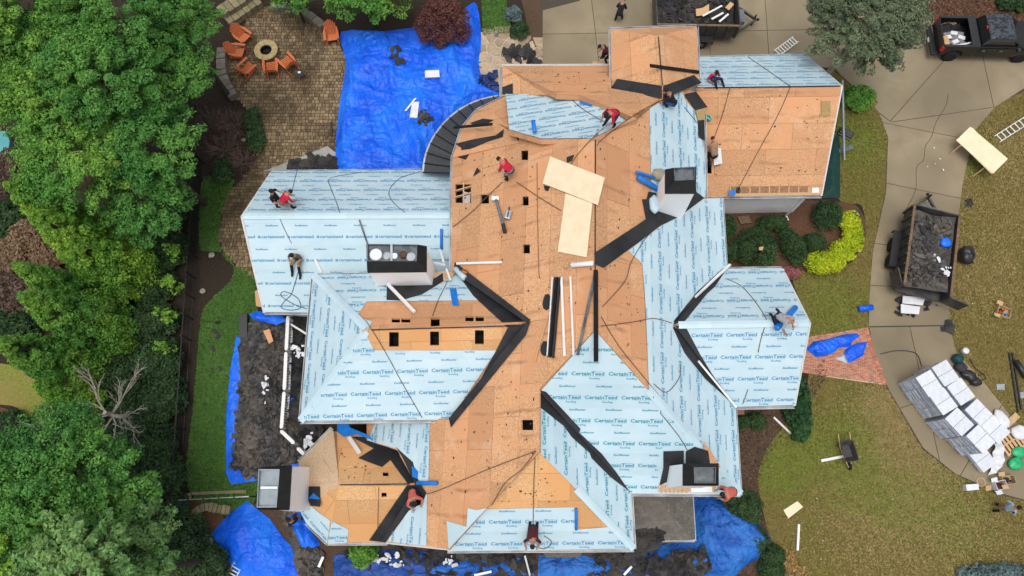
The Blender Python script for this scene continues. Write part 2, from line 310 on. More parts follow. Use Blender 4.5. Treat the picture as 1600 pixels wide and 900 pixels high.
# ------------------------------------------------ the house and its roof
house = empty('house', 'large white house with its hipped roof stripped to board and pale blue underlayment', 'house')
NWORD = [0]
class Sec:
    def __init__(s, p3, poly, holes=(), board=None, deck=.22, bpoly=None):
        a, b, c = (W(*q) for q in p3); n = (b - a).cross(c - a).normalized()
        if n.z < 0: n = -n
        if holes: deck = .05
        s.n = n; s.a = a; s.poly = poly; s.holes = [list(h) for h in holes]
        u = Vector((0, 0, 1)) - n * n.z; s.u = u.normalized() if u.length > .05 else Vector((0, 1, 0)); s.b = s.u.cross(n)
        st = [s.st(*q) for q in poly]; s.t0 = min(q[1] for q in st); s.s0 = min(q[0] for q in st)
        polys = [s.ring(poly)]
        for h in s.holes: polys = subtract(polys, s.ring(h))
        mb = MB()
        for p in polys: mb.prism([s.p(q, -.03) for q in p], s.n * deck)
        s.obj = mb.build('roof_section', M_OSB, house)
        if board: s.osb(bpoly or poly, board)
        for h in s.holes:             # added shaft per opening; its near-black colour paints in the attic darkness
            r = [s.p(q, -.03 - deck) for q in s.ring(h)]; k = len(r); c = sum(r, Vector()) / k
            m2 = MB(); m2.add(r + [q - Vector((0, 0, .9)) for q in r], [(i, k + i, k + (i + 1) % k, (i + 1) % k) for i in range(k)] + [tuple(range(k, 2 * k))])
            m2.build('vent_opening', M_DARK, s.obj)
    def on(s, px, py, off=0):
        d = ray(px, py); o = Vector((0, 0, HCAM)); return o + d * ((s.a - o).dot(s.n) / d.dot(s.n)) + s.n * off
    def z(s, x, y): return s.a.z - ((x - s.a.x) * s.n.x + (y - s.a.y) * s.n.y) / s.n.z
    def st(s, px, py): q = s.on(px, py) - s.a; return (q.dot(s.b), q.dot(s.u))
    def p(s, st, off=0): return s.a + s.b * st[0] + s.u * st[1] + s.n * off
    def ring(s, poly):
        r = [s.st(*q) for q in poly]; return r if area(r) > 0 else r[::-1]
    def osb(s, poly, m, off=0, inset=.006):
        ring = s.ring(poly); j = 0; t = s.t0 - .2
        while t < max(q[1] for q in ring):
            x = s.s0 - 2.6 + (j % 2) * 1.22
            while x < max(q[0] for q in ring):
                p = ring
                for c in ((1, 0, x + inset), (-1, 0, -(x + 2.44 - inset)), (0, 1, t + inset), (0, -1, -(t + 1.22 - inset))):
                    p = clip(p, *c)
                    if len(p) < 3: break
                if len(p) > 2 and abs(area(p)) > .02:
                    ps = [p]
                    for h in s.holes: ps = subtract(ps, s.ring(h))
                    mb = MB(); lift = off + random.uniform(0, .006)
                    for q in ps: mb.prism([s.p(r, lift) for r in q], s.n * .022)
                    if ps: mb.build('board_panel', m, s.obj)
                x += 2.44
            t += 1.22; j += 1
    def felt(s, poly, course=1.0, text=True, skip=(), big='CertainTeed', ink=None, t_shift=0, small=True, size=.212):
        ring = s.ring(poly); tm = max(q[1] for q in ring); t = min(q[1] for q in ring) - .05 + t_shift - (course if t_shift > 0 else 0); j = 0
        let = MB(); skips = [s.ring(k) for k in skip]
        bmin = min(q[0] for q in ring); bmax = max(q[0] for q in ring)
        def word(w, x, y, sz, tgt=let):
            for vs, fs, c in w:
                cx = (x + c[0] * sz, y + c[1] * sz)
                if inside(cx, ring) and not any(inside(cx, k) for k in skips):
                    tgt.add([s.p((x + a * sz, y + b * sz), .052) for a, b in vs], fs)
        while t < tm:
            p = clip(clip(ring, 0, 1, t - .08), 0, -1, -(t + course))
            if len(p) > 2 and abs(area(p)) > .01:
                mb = MB(); mb.prism([s.p(q, .026 + .016 * (1 - (q[1] - t + .08) / (course + .08))) for q in p], s.n * .008)
                mb.build('underlayment_sheet', M_FELT, s.obj)
                if text:
                    pitch = size * (WW[big] + .72); x = bmin - pitch + random.uniform(0, pitch)
                    while x < bmax + .5:
                        wm = MB(); word(WORDS[big], x, t + course * .30, size, wm)
                        if wm.v and NWORD[0] < 298: wm.build('printed_word', ink or M_INK, s.obj); NWORD[0] += 1
                        elif wm.v: let.add(wm.v, wm.f)
                        if small: word(WORDS['Roofing'], x + size * 3.2, t + course * .14, size * .52)
                        word(WORDS['RoofRunner'], x + size * 1.9, t + course * .80, size * .52)
                        x += pitch
            t += course; j += 1
        if let.v: tag(let.build('small_print', ink or M_INK, s.obj), kind='stuff')
    def memb(s, poly, off=.06, m=None, name='membrane_strip'):
        mb = MB(); mb.prism([s.p(q, off) for q in s.ring(poly)], s.n * .012); return mb.build(name, m or M_MEMB, s.obj)
    def patch(s, poly, off=.05, th=.02):
        return MB().prism([s.p(q, off) for q in s.ring(poly)], s.n * th)
    def gutter(s, pts, w=.17, m=None, z=-.02, h=.14):
        q = [s.on(*p, z) for p in pts]; mb = MB()
        for a, b in zip(q, q[1:]):
            d = (b - a).normalized(); sd_ = d.cross(Vector((0, 0, 1))); 
            mb.bar(a - Vector((0, 0, h / 2)), b - Vector((0, 0, h / 2)), .02, h); mb.bar(a - Vector((0, 0, h)), b - Vector((0, 0, h)), w, .015)
            for e in (-1, 1): mb.bar(a + sd_ * (e * w / 2) - Vector((0, 0, h * .35)), b + sd_ * (e * w / 2) - Vector((0, 0, h * .35)), .022, h * .75)
        return mb.build('gutter', m or M_GUT, s.obj)
def glyphs(txt, bold=.012, shear=0):
    cu = bpy.data.curves.new('t', 'FONT'); cu.body = txt; cu.size = 1; cu.resolution_u = 2; cu.offset = bold; cu.shear = shear; cu.space_character = 1.02
    o = bpy.data.objects.new('t', cu); COL.objects.link(o); bpy.context.view_layer.update()
    me = bpy.data.meshes.new_from_object(o.evaluated_get(bpy.context.evaluated_depsgraph_get()))
    bm = bmesh.new(); bm.from_mesh(me); seen = set(); out = []
    for v in bm.verts:
        if v in seen: continue
        st = [v]; isl = []; seen.add(v)
        while st:
            q = st.pop(); isl.append(q)
            for e in q.link_edges:
                w = e.other_vert(q)
                if w not in seen: seen.add(w); st.append(w)
        ix = {q: i for i, q in enumerate(isl)}; fs = {f for q in isl for f in q.link_faces}
        vs = [(q.co.x, q.co.y) for q in isl]; ff = [tuple(ix[q] for q in f.verts) for f in fs]
        ff = [f if sum((vs[f[i]][0] * vs[f[(i + 1) % len(f)]][1] - vs[f[(i + 1) % len(f)]][0] * vs[f[i]][1]) for i in range(len(f))) > 0 else f[::-1] for f in ff]
        out.append((vs, ff, (sum(q[0] for q in vs) / len(vs), sum(q[1] for q in vs) / len(vs))))
    bm.free(); bpy.data.objects.remove(o); bpy.data.curves.remove(cu); bpy.data.meshes.remove(me)
    return out
def rectg(x0, x1, y0, y1): return ([(x0, y0), (x1, y0), (x1, y1), (x0, y1)], [(0, 1, 2, 3)], ((x0 + x1) / 2, (y0 + y1) / 2))
WORDS = {'CertainTeed': glyphs('CertainTeed', .022), 'Roofing': glyphs('Roofing', .014), 'RoofRunner': glyphs('RoofRunner', .022, .25), 'certainteed': glyphs('certainteed', .018)}
WORDS = {k: [([(a * 1.12, b) for a, b in v], f, (c[0] * 1.12, c[1])) for v, f, c in w] for k, w in WORDS.items()}
_x0 = max(v[0] for i in WORDS['CertainTeed'] for v in i[0])
WORDS['CertainTeed'].append(rectg(_x0 * .60, _x0 * .93, .70, .735))           # the bar that runs on from the T
WORDS['CertainTeed'].append(rectg(_x0 * .30, _x0, -.16, -.135))
WORDS['certainteed'] = [([(a + .75, b) for a, b in v], f, (c[0] + .75, c[1])) for v, f, c in WORDS['certainteed']] + [rectg(0, .55, 0, .24), rectg(0, .22, .28, .55), rectg(.28, .55, .28, .55)]
WW = {k: max(v[0] for i in w for v in i[0]) for k, w in WORDS.items()}
EV, RG = 5.2, 9.5
E_ = lambda *h: [(h[0], h[1]), (h[2], h[1]), (h[2], h[3]), (h[0], h[3])]
# main roof: west, east, south and north slopes
MW = Sec([(931, 217, RG), (930, 515, RG), (705, 340, EV)],
    [(840, 217), (931, 217), (930, 515), (843, 607), (843, 705), (700, 858), (604, 847), (650, 757), (620, 703), (573, 688), (573, 650), (705, 655), (826, 503), (712, 424), (705, 430), (707, 246)],
    [E_(814, 235, 825, 250), E_(816, 307, 826, 321), E_(817, 382, 828, 396), E_(815, 656, 833, 672), E_(751, 304, 764, 318), E_(711, 288, 736, 317)], M_OSB)
ME = Sec([(931, 217, RG), (930, 515, RG), (1128, 310, EV)],
    [(931, 217), (1035, 152), (1066, 138), (1087, 143), (1104, 168), (1100, 220), (1103, 309), (1128, 309), (1157, 772), (930, 515)], (), M_OSB, bpoly=[(931, 217), (1035, 152), (1018, 164), (1020, 330), (985, 395), (1004, 412), (1014, 610), (930, 515)])
MS = Sec([(930, 515, RG), (1157, 772, EV), (985, 770, EV)], [(930, 515), (1157, 772), (985, 770), (843, 611), (843, 607)])
MN = Sec([(785, 103, EV), (955, 103, EV), (931, 217, RG)],
    [(785, 103), (955, 103), (955, 138), (1035, 152), (931, 217), (925, 217), (995, 185), (905, 148), (870, 147)], (), M_OSB)
NB = Sec([(790, 148, 5.7), (995, 185, 8.25), (870, 217, 8.6)], [(790, 148), (905, 148), (995, 185), (925, 217), (845, 217), (795, 203)])
NL = Sec([(785, 103, EV), (785, 150, EV), (870, 147, 6.8)], [(785, 103), (870, 147), (785, 150)], (), M_OSB)
CF = [Sec([(840, 217, 7.9), (a[0], a[1], EV), (b[0], b[1], EV)], p, (), M_OSB) for a, b, p in (
    ((790, 150), (745, 172), [(840, 217), (795, 203), (790, 150), (745, 172)]), ((745, 172), (722, 200), [(840, 217), (745, 172), (722, 200)]), ((722, 200), (707, 246), [(840, 217), (722, 200), (707, 246)]))]
SS = Sec([(843, 705, 7.8), (700, 860, EV), (990, 857, EV)], [(843, 705), (700, 860), (990, 857)], (), M_OSBL)
SE = Sec([(843, 705, 7.8), (985, 770, EV), (990, 857, EV)], [(843, 611), (985, 770), (990, 857), (843, 705)])
# west wing, hipped
WR = 7.35
LN = Sec([(575, 516, WR), (815, 510, WR), (600, 428, EV)], [(490, 430), (712, 425), (826, 503), (575, 516)],
    [E_(612, 497, 625, 504), E_(627, 497, 641, 504), E_(673, 497, 687, 514), E_(727, 494, 740, 502), E_(743, 494, 756, 502)], M_OSB, bpoly=[(555, 470), (745, 468), (815, 511), (575, 516), (555, 500)])
LS = Sec([(575, 516, WR), (815, 510, WR), (600, 656, EV)], [(575, 516), (826, 503), (705, 656), (470, 657)],
    [E_(608, 519, 623, 542), E_(672, 518, 686, 540), E_(742, 516, 756, 538)], M_OSBL, bpoly=[(565, 516), (810, 510), (776, 550), (583, 550)])
LH = Sec([(575, 516, WR), (490, 430, EV), (470, 657, EV)], [(575, 516), (490, 430), (470, 657)])
# east wing, gabled
RN = Sec([(1057, 508, 7.3), (1265, 505, 7.3), (1222, 420, EV)], [(1135, 421), (1222, 420), (1265, 505), (1054, 508)])
RS = Sec([(1057, 508, 7.3), (1265, 505, 7.3), (1241, 633, EV)], [(1054, 508), (1265, 505), (1241, 633), (1150, 636)])
# low west wing, gabled
AN = Sec([(378, 338, 5.0), (705, 337, 5.0), (425, 268, 2.5)], [(425, 268), (706, 266), (706, 337), (378, 338)])
AS = Sec([(378, 338, 5.0), (705, 337, 5.0), (413, 487, 2.5)], [(378, 338), (706, 337), (720, 440), (486, 440), (484, 489), (413, 487)])
# garage
GN = Sec([(1095, 137, 5.5), (1315, 134, 5.5), (1258, 85, 2.9)], [(1088, 90), (1258, 85), (1315, 134), (1088, 138)])
GS = Sec([(1095, 137, 5.5), (1315, 134, 5.5), (1283, 305, 2.9)], [(1088, 138), (1315, 134), (1283, 305), (1098, 308)],
    [E_(1103, 252, 1112, 271)], M_OSB)
# entry tower on the north side
DW = Sec([(1029, 56, 7.5), (1035, 134, 7.5), (955, 90, 6.2)], [(954, 46), (1029, 56), (1035, 155), (956, 140)], (), M_OSB)
DE = Sec([(1029, 56, 7.5), (1035, 134, 7.5), (1090, 80, 6.2)], [(1029, 56), (1088, 41), (1092, 122), (1094, 131), (1035, 155)], (), M_OSB)
DN = Sec([(954, 46, 6.2), (1088, 41, 6.2), (1029, 56, 7.5)], [(954, 46), (1088, 41), (1029, 56)], (), M_OSB)
# turret on the south-west
TR, TE = 4.4, 2.5
TN = Sec([(530, 758, TR), (645, 756, TR), (560, 680, TE)], [(530, 758), (652, 757), (620, 700), (573, 684), (550, 676), (521, 674)], [E_(598, 737, 607, 744)], M_OSBL)
TS = Sec([(530, 758, TR), (645, 756, TR), (560, 847, TE)], [(530, 758), (512, 848), (604, 847), (652, 757)], [E_(596, 770, 604, 777)], M_OSBL)
TW = Sec([(530, 758, TR), (467, 722, TE), (467, 795, TE)], [(530, 758), (467, 722), (467, 795)], (), M_OSBS)
TWn = Sec([(530, 758, TR), (518, 671, TE), (467, 722, TE)], [(530, 758), (521, 674), (517, 671), (467, 722)], (), M_OSBS)
TWs = Sec([(530, 758, TR), (470, 800, TE), (512, 848, TE)], [(530, 758), (467, 795), (480, 818), (512, 848)], (), M_OSBL)
TS2 = None
# porch with old shingles
PS = Sec([(990, 845, 2.4), (1085, 844, 2.4), (1026, 776, 3.4)], [(988, 776), (1026, 776), (1083, 843), (988, 845)], deck=.1)
PE = Sec([(1081, 776, 2.4), (1085, 844, 2.4), (1026, 776, 3.4)], [(1026, 776), (1081, 776), (1085, 844), (1083, 843)], deck=.1)
# --- underlayment
ME.felt([(1014, 170), (1065, 139), (1069, 156), (1084, 173), (1089, 192), (1090, 216), (1099, 221), (1103, 309), (1017, 309)], t_shift=.3)
ME.felt([(981, 392), (1003, 412), (1008, 480), (1013, 608), (1157, 771.5), (1128, 310), (1098, 311), (1062, 338), (1032, 353)])
MS.felt([(930, 516), (1156, 771.5), (986, 770), (846, 609)], skip=[[(1028, 700), (1125, 690), (1125, 770), (1028, 770)]], ink=M_INK2)
SE.felt([(843, 613), (985, 771), (989, 856), (844, 708)], ink=M_INK2)
MW.felt([(699, 814), (730, 823), (732, 794), (745, 797), (761, 794), (702, 858)], text=False)
SS.felt([(760, 795), (897, 792), (900, 827), (955, 822), (988, 856), (702, 860)], course=1.02)
MW.felt([(590, 657), (672, 655), (670, 755), (656, 753), (645, 723), (620, 701), (575, 688)], t_shift=.2)
MW.felt([(640, 797), (660, 787), (668, 771), (667, 853), (606, 846)])
LN.felt([(490, 430), (712, 426), (748, 470), (573, 472), (557, 497), (582, 503), (575, 516)], course=.95)
LS.felt([(471, 657), (704, 655), (776, 547), (585, 547), (570, 518), (575, 516)], skip=[[(585, 520), (770, 520), (770, 547), (585, 547)]], course=.95)
LH.felt([(490, 431), (575, 516), (471, 656)], course=.95)
RN.felt([(1135, 421), (1222, 420), (1264, 505), (1056, 508)], course=.97)
RS.felt([(1056, 508), (1264, 505), (1241, 632), (1150, 635)], course=.97, ink=M_INK)
AN.felt([(425, 268), (705, 266), (705, 337), (380, 338)], size=.2, course=.9)
AS.felt([(380, 338), (705, 337), (718, 440), (487, 440), (485, 488), (413, 487)], big='certainteed', small=False, course=1.1, size=.2)
GN.felt([(1089, 90), (1258, 85), (1314, 134), (1089, 137)], size=.17, course=.8)
NB.felt([(790, 148), (905, 148), (994, 185), (925, 217), (845, 217), (796, 203)], size=.2, course=.75)
TS.felt([(519, 813), (545, 827), (542, 847), (512, 848)], size=.2)
TWs.felt([(468, 795), (487, 790), (500, 801), (517, 813), (512, 848), (480, 818)], size=.2)
def hip(s1, a, b, w=.34, m=None):
    A, B = s1.on(*a, .0), s1.on(*b, .0); d = (B - A).normalized(); sx = d.cross(Vector((0, 0, 1))).normalized(); up = sx.cross(d); k = max(2, int((B - A).length / 1.1))
    for i in range(k):
        p, q = A.lerp(B, i / k), A.lerp(B, min(1, (i + 1.06) / k)); z = up * .075; dn = up * -.055 * (w / .34)
        mb = MB(); mb.add([p + sx * w / 2 + dn + z, p + z, p - sx * w / 2 + dn + z, q + sx * w / 2 + dn + z * .94, q + z * .94, q - sx * w / 2 + dn + z * .94], [(0, 1, 4, 3), (1, 2, 5, 4)]); mb.build('hip_strip', m or M_FELT, s1.obj)
hip(LH, (490, 430), (573, 514)); hip(LH, (470, 657), (573, 517)); hip(ME, (1012, 608), (1157, 772)); hip(SE, (900, 763), (990, 857), .3); hip(AS, (380, 338), (704, 337), .3); hip(RS, (1060, 508), (1264, 505), .3)
# --- black membrane in the valleys and round the chimneys
ME.memb([(927, 396), (1008, 343), (1002, 312), (1009, 312), (1012, 300), (1029, 303), (1086, 300), (1099, 310), (1060, 339), (1031, 353), (980, 391), (942, 419), (930, 414)])
ME.memb([(1068, 148), (1086, 144), (1104, 168), (1086, 173)]); ME.memb([(1089, 189), (1099, 188), (1100, 220), (1090, 213)])
LN.memb([(708, 420), (712, 425), (826, 503), (822, 511), (793, 513), (740, 464)]); MW.memb([(712, 410), (830, 500), (826, 506), (710, 425)], .07)
LS.memb([(793, 512), (826, 503), (705, 657), (718, 634), (752, 590), (775, 547)]); MW.memb([(826, 502), (830, 503), (823, 524), (706, 668), (703, 654)], .07)
MS.memb([(843, 609), (853, 611), (880, 640), (907, 669), (905, 675), (940, 708), (963, 737), (985, 769)])
SE.memb([(840, 607), (843, 610), (985, 770), (953, 746), (923, 716), (920, 708), (892, 683), (880, 666), (843, 637), (831, 625)])
RN.memb([(1135, 420), (1131, 428), (1117, 449), (1104, 461), (1070, 503), (1052, 508)]); ME.memb([(1136, 417), (1128, 420), (1088, 456), (1051, 502), (1054, 508)], .07)
RS.memb([(1054, 508), (1070, 508), (1093, 552), (1116, 590), (1150, 635)]); ME.memb([(1052, 506), (1050, 513), (1068, 552), (1100, 592), (1150, 637)], .07)
DW.memb([(965, 124), (1035, 135), (1035, 155), (955, 139)]); DE.memb([(1035, 135), (1083, 118), (1095, 130), (1035, 155)])
TN.memb([(550, 684), (573, 684), (620, 700), (645, 722), (654, 754), (637, 757), (610, 720), (597, 731), (560, 717), (584, 702)])
MW.memb([(620, 699), (646, 722), (655, 752), (667, 770), (660, 788), (648, 792), (650, 757), (630, 715)], .05)
TS.memb([(650, 757), (636, 757), (577, 843), (603, 846), (645, 792)]); MW.memb([(650, 760), (662, 785), (640, 798), (604, 846), (600, 843)], .05)
TW.memb([(480, 760), (501, 760), (502, 792), (487, 790), (482, 778)])
MW.memb([(746, 262), (752, 268), (740, 276)], .04)
LN.memb([(605, 445), (680, 436), (692, 428), (693, 441), (660, 461), (626, 471), (604, 470)], .06); LN.memb([(586, 440), (598, 442), (604, 449), (586, 448)], .06)
MS.memb([(1036, 704), (1068, 703), (1068, 740), (1030, 757), (1036, 730)]); MS.memb([(1071, 704), (1085, 697), (1106, 703), (1110, 730), (1071, 730)])
NLm = NL.memb([(786, 148), (786, 137), (802, 131), (802, 148)])
ME.memb([(1086, 173), (1104, 168), (1099, 188), (1089, 189)], .05, mat('insulation', (.45, .34, .16), (.30, .21, .09), .9, 12), 'insulation_patch')
MS.memb([(1100, 690), (1108, 700), (1125, 728), (1120, 735), (1100, 705)], .06, M_OSB, 'bare_patch')
LN.memb([(672, 428), (700, 424), (712, 426), (690, 445)], .058, M_OSBS, 'bare_patch')
# rafters in the framed opening, garage eave framing
mb = MB()
for y in (297, 307): mb.bar(MW.on(709, y + 2, -.02), MW.on(737, y - 6, -.02), .05, .12)
mb.bar(MW.on(724, 285, -.02), MW.on(724, 318, -.02), .05, .12); mb.build('rafter', M_WOOD, MW.obj)
GS.patch([(1140, 302.5), (1280, 300), (1281, 304.5), (1140, 307)], .03, .1).build('eave_board', M_WOOD, GS.obj)
GS.patch([(1140, 291.5), (1264, 290.5), (1264, 302), (1140, 303)], .028, .01).build('eave_shade_patch', mat('lumber_painted_shade', (.33, .20, .11), (.22, .12, .06), .9, 9), GS.obj)  # flat patch; the shade between the rafters is put into its darker colour
for i in range(9): GS.patch(E_(1140 + 15.2 * i, 291.5, 1141.8 + 15.2 * i, 302), .05, .12).build('rafter', M_WOOD, GS.obj)
GS.patch(E_(1268, 293, 1279, 301), .06, .03).build('white_offcut', M_WHITE, GS.obj)
MS.patch([(1029, 756), (1118, 757), (1118, 768), (1028, 767)], .06, .1).build('eave_board', M_OSBS, MS.obj)
for i in range(7): MS.patch(E_(1032 + 6.5 * i, 757, 1034.5 + 6.5 * i, 768), .10, .08).build('rafter', M_WOOD, MS.obj)
MS.patch(E_(1079, 759, 1112, 767), .08, .05).build('white_offcut', M_SIDING, MS.obj)
# board ridges
for s_, a, b in ((MW, (930.5, 219), (930, 513)), (DW, (1029, 58), (1035, 133)), (TN, (531, 758), (640, 756.5)), (LN, (580, 516), (800, 509.5)), (GS, (1100, 138), (1312, 134.5))):
    MB().bar(s_.on(*a, .012), s_.on(*b, .012), .05, .03).build('ridge_gap', M_SCRAPD, s_.obj)
# gutters and rakes
MW.gutter([(705, 424), (705, 300), (707, 246)]); CF[2].gutter([(707, 246), (722, 200)]); CF[1].gutter([(722, 200), (745, 172)]); CF[0].gutter([(745, 172), (790, 150)])
MW.gutter([(604, 848), (700, 858)], .08, M_WHITE); ME.gutter([(1128, 309), (1157, 774)]); ME.gutter([(1101, 172), (1103, 310), (1129, 310)]); MS.gutter([(985, 772), (1158, 773)])
SE.gutter([(986, 771), (991, 858)]); SS.gutter([(699, 861), (991, 859)]); LN.gutter([(490, 429), (700, 425)], .12); LH.gutter([(489, 430), (469, 658)]); LS.gutter([(469, 659), (704, 657)])
RN.gutter([(1136, 420), (1222, 419)]); RN.gutter([(1223, 420), (1266, 505)], .08, M_WHITE); RS.gutter([(1266, 505), (1242, 633)], .08, M_WHITE); RS.gutter([(1150, 637), (1242, 635)])
AN.gutter([(424, 267), (662, 265)], .12); AN.gutter([(424, 268), (377, 338)], .07, M_WHITE); AS.gutter([(377, 338), (412, 488)], .07, M_WHITE); AS.gutter([(413, 489), (484, 490)], .12)
GN.gutter([(1090, 89), (1259, 84)], .12); GN.gutter([(1259, 85), (1316, 134)], .07, M_WHITE); GS.gutter([(1316, 134), (1284, 305)], .07, M_WHITE); GS.gutter([(1126, 308), (1284, 306)], .18)
DW.gutter([(953.5, 46), (956, 140)]); DN.gutter([(953, 45), (1089, 40)]); DE.gutter([(1089, 41), (1092, 122)]); MN.gutter([(784, 102), (953, 101)], .12, M_WHITE); NL.gutter([(783, 102), (783, 150)])
TWn.gutter([(518, 669), (466, 722)]); TWs.gutter([(478, 817), (511, 849)]); TS.gutter([(511, 849), (605, 849)]); PS.gutter([(1020, 845), (1086, 845)], .1); PE.gutter([(1086, 845), (1082, 776)], .1)
# old shingles of the porch, course by course
def shingles(s, poly):
    ring = s.ring(poly); t = s.t0; j = 0
    while t < max(q[1] for q in ring):
        x = s.s0 - .3 - (j % 3) * .11
        while x < max(q[0] for q in ring):
            p = ring
            for c in ((1, 0, x + .006), (-1, 0, -(x + .32)), (0, 1, t), (0, -1, -(t + .19))):
                p = clip(p, *c)
                if len(p) < 3: break
            if len(p) > 2 and abs(area(p)) > .004:
                MB().prism([s.p(q, .03 - (q[1] - t) * .12) for q in p], s.n * .012).build('shingle', M_SHING, s.obj)
            x += .326
        t += .19; j += 1
shingles(PS, PS.poly); shingles(PE, PE.poly)
# curved standing-seam roof beside the round bay
oa = smooth_ring([(661, 270), (664, 247), (672, 224), (685, 203), (702, 184), (724, 168), (750, 156), (778, 150)], 3, False)
ia = smooth_ring([(707, 271), (707, 256), (708, 242), (713, 222), (722, 202), (737, 182), (757, 166), (782, 155)], 3, False)
for i in range(len(oa) - 1):
    a, b, c, d = W(*oa[i], 3.1), W(*oa[i + 1], 3.1), W(*ia[i + 1], 4.1), W(*ia[i], 4.1)
    m2 = MB(); m2.prism([a, d, c, b][::-1], (0, 0, .06)); p_ = m2.build('metal_panel', mat('charcoal_metal_roof', (.06, .065, .07), (.045, .048, .052), .4, 4, rnd=.12, spec=.5), house)
    if i % 2 == 0: MB().bar(a + Vector((0, 0, .03)), d + Vector((0, 0, .03)), .03, .06).build('standing_seam', M_BMET, p_)
MB().tube([W(x, y, 3.1) for x, y in oa], .06, 6).build('gutter', M_GUT, house)
# small bay roof under the south eave
MB().prism([W(x, y, 2.6) for x, y in ((846, 862), (911, 862), (904, 871), (855, 871))][::-1], (0, 0, .1)).build('bay_roof', M_SHING, house)
# walls
def wall(px, z, top, m, inset=.42):
    p = [Vector(W(x, y, z)[:2]) for x, y in px]; c = sum(p, Vector((0, 0))) / len(p); ring = [tuple(q + (c - q).normalized() * inset * 1.4) for q in p]
    if area(ring) < 0: ring = ring[::-1]
    mb = MB(); mb.prism([Vector((x, y, top)) for x, y in ring], (0, 0, top)); return mb.build('wall', m, house)
wall([(707, 246), (722, 200), (790, 150), (955, 104), (1100, 172), (1128, 310), (1157, 772), (985, 770), (843, 690), (705, 655)], EV, 4.75, M_SIDING)
wall([(690, 640), (985, 700), (990, 857), (700, 860)], EV, 4.75, M_BRICKW); wall([(490, 430), (760, 425), (760, 655), (470, 657)], EV, 4.75, M_SIDING)
wall([(1080, 421), (1222, 420), (1241, 633), (1080, 636)], EV, 4.75, M_BRICKW); wall([(425, 268), (720, 266), (720, 440), (486, 440), (485, 489), (413, 487)], 2.5, 2.2, M_SIDING)
wall([(517, 671), (467, 722), (467, 795), (511, 848), (604, 847), (670, 760), (600, 680)], TE, 2.2, M_BRICKW)
wall([(955, 46), (1088, 41), (1092, 150), (956, 140)], 6.2, 5.9, M_SIDING, .3)
gw = wall([(1088, 88), (1258, 85), (1283, 305), (1098, 308)], 2.9, 2.7, M_SIDING, .30)
gc = [W(*q) for q in ((1256, 308, 2.6), (1228, 337, 0.1))]
MB().tube([gc[0], gc[1], gc[1] + Vector((.1, -.25, -.03))], .055, 8).build('downspout', M_WHITE, house)
# chimneys: a stucco stack with a sheet-metal cap
def chimney(px, top, base, pan, skirt, name='chimney', pots=(), div=False, panm=None):
    r = [W(*q, top) for q in px]; c = sum(r, Vector()) / 4
    hh = top - base; lo = [Vector((c.x + (q.x - c.x) * (1 + .05 * hh), c.y + (q.y - c.y) * (1 + .05 * hh), base)) for q in r]
    mb = MB(); mb.add(r + lo, [(0, 1, 2, 3), (7, 6, 5, 4)] + [(i, 4 + i, 4 + (i + 1) % 4, (i + 1) % 4) for i in range(4)])
    ch = mb.build(name, M_CHIM, house)
    # cap: skirt band, then a tray
    def ringq(k, z): return [c.lerp(q, k) * 1 + Vector((0, 0, z - c.z)) for q in r]
    if area([q[:2] for q in r]) < 0: r = r[::-1]
    mb = MB(); A, B, C = ringq(1.06, top - .12), ringq(1.07, top + .02), [W(*q, top + .28) for q in pan]
    if area([q[:2] for q in C]) < 0: C = C[::-1]
    k0 = min(range(4), key=lambda i: (C[i] - B[0]).length); C = C[k0:] + C[:k0]
    D = [q + Vector((0, 0, -.16)) for q in C]; cc = sum(C, Vector()) / 4; D = [cc.lerp(q, .94) + Vector((0, 0, -.16)) for q in C]; C2 = [cc.lerp(q, .94) for q in C]
    qs = lambda a, b: [(a + i, a + (i + 1) % 4, b + (i + 1) % 4, b + i) for i in range(4)]
    mb.add(A + B + C, qs(0, 4) + qs(4, 8)); mb.build('chimney_cap', M_BMET, ch)
    mb = MB(); mb.add(C + C2 + D, qs(0, 4) + qs(4, 8) + [(8, 9, 10, 11)]); mb.build('cap_tray', panm or M_GMET, ch)
    for x, y, rr, hh, m in pots:
        q = W(x, y, top + .2); MB().lathe([(rr, 0), (rr, hh), (rr * .92, hh + .02), (rr * .9, hh)], (q.x, q.y, top + .1), 18).build('flue_pot', m, ch)
    if div: MB().bar(W(*div[0], top + .25), W(*div[1], top + .25), .09, .12).build('divider', M_GALV, ch)
    return ch
chimney([(576, 385), (664, 386), (664, 423), (577, 424)], 7.6, 4.6, [(572, 381), (652, 382), (651, 408), (573, 408)], 0, pots=[(588, 399, .25, .22, M_BAGW), (617, 401, .13, .2, M_BAGW), (642, 401, .2, .08, M_GALV), (630, 398, .15, .16, mat('rusty_pot', (.10, .05, .035), None, .8)), (604, 399, .17, .04, M_GALV)], div=((612, 382), (612, 408)))
chimney([(1041, 266), (1086, 262), (1086, 300), (1041, 300)], 9.4, 5.0, [(1053, 262), (1086, 261), (1085, 281), (1054, 282)], 0)
chimney([(1069, 725), (1121, 725), (1121, 758), (1069, 758)], 8.2, 5.0, [(1084, 730), (1119, 730), (1118, 755), (1085, 755)], 0)
c4 = chimney([(410, 732), (454, 729), (450, 795), (407, 794)], 5.6, .0, [(404, 733), (437, 733), (432, 793), (401, 793)], 0, div=((408, 762), (434, 762)), panm=mat('zinc_tray', (.27, .32, .35), (.20, .24, .27), .4, 3))
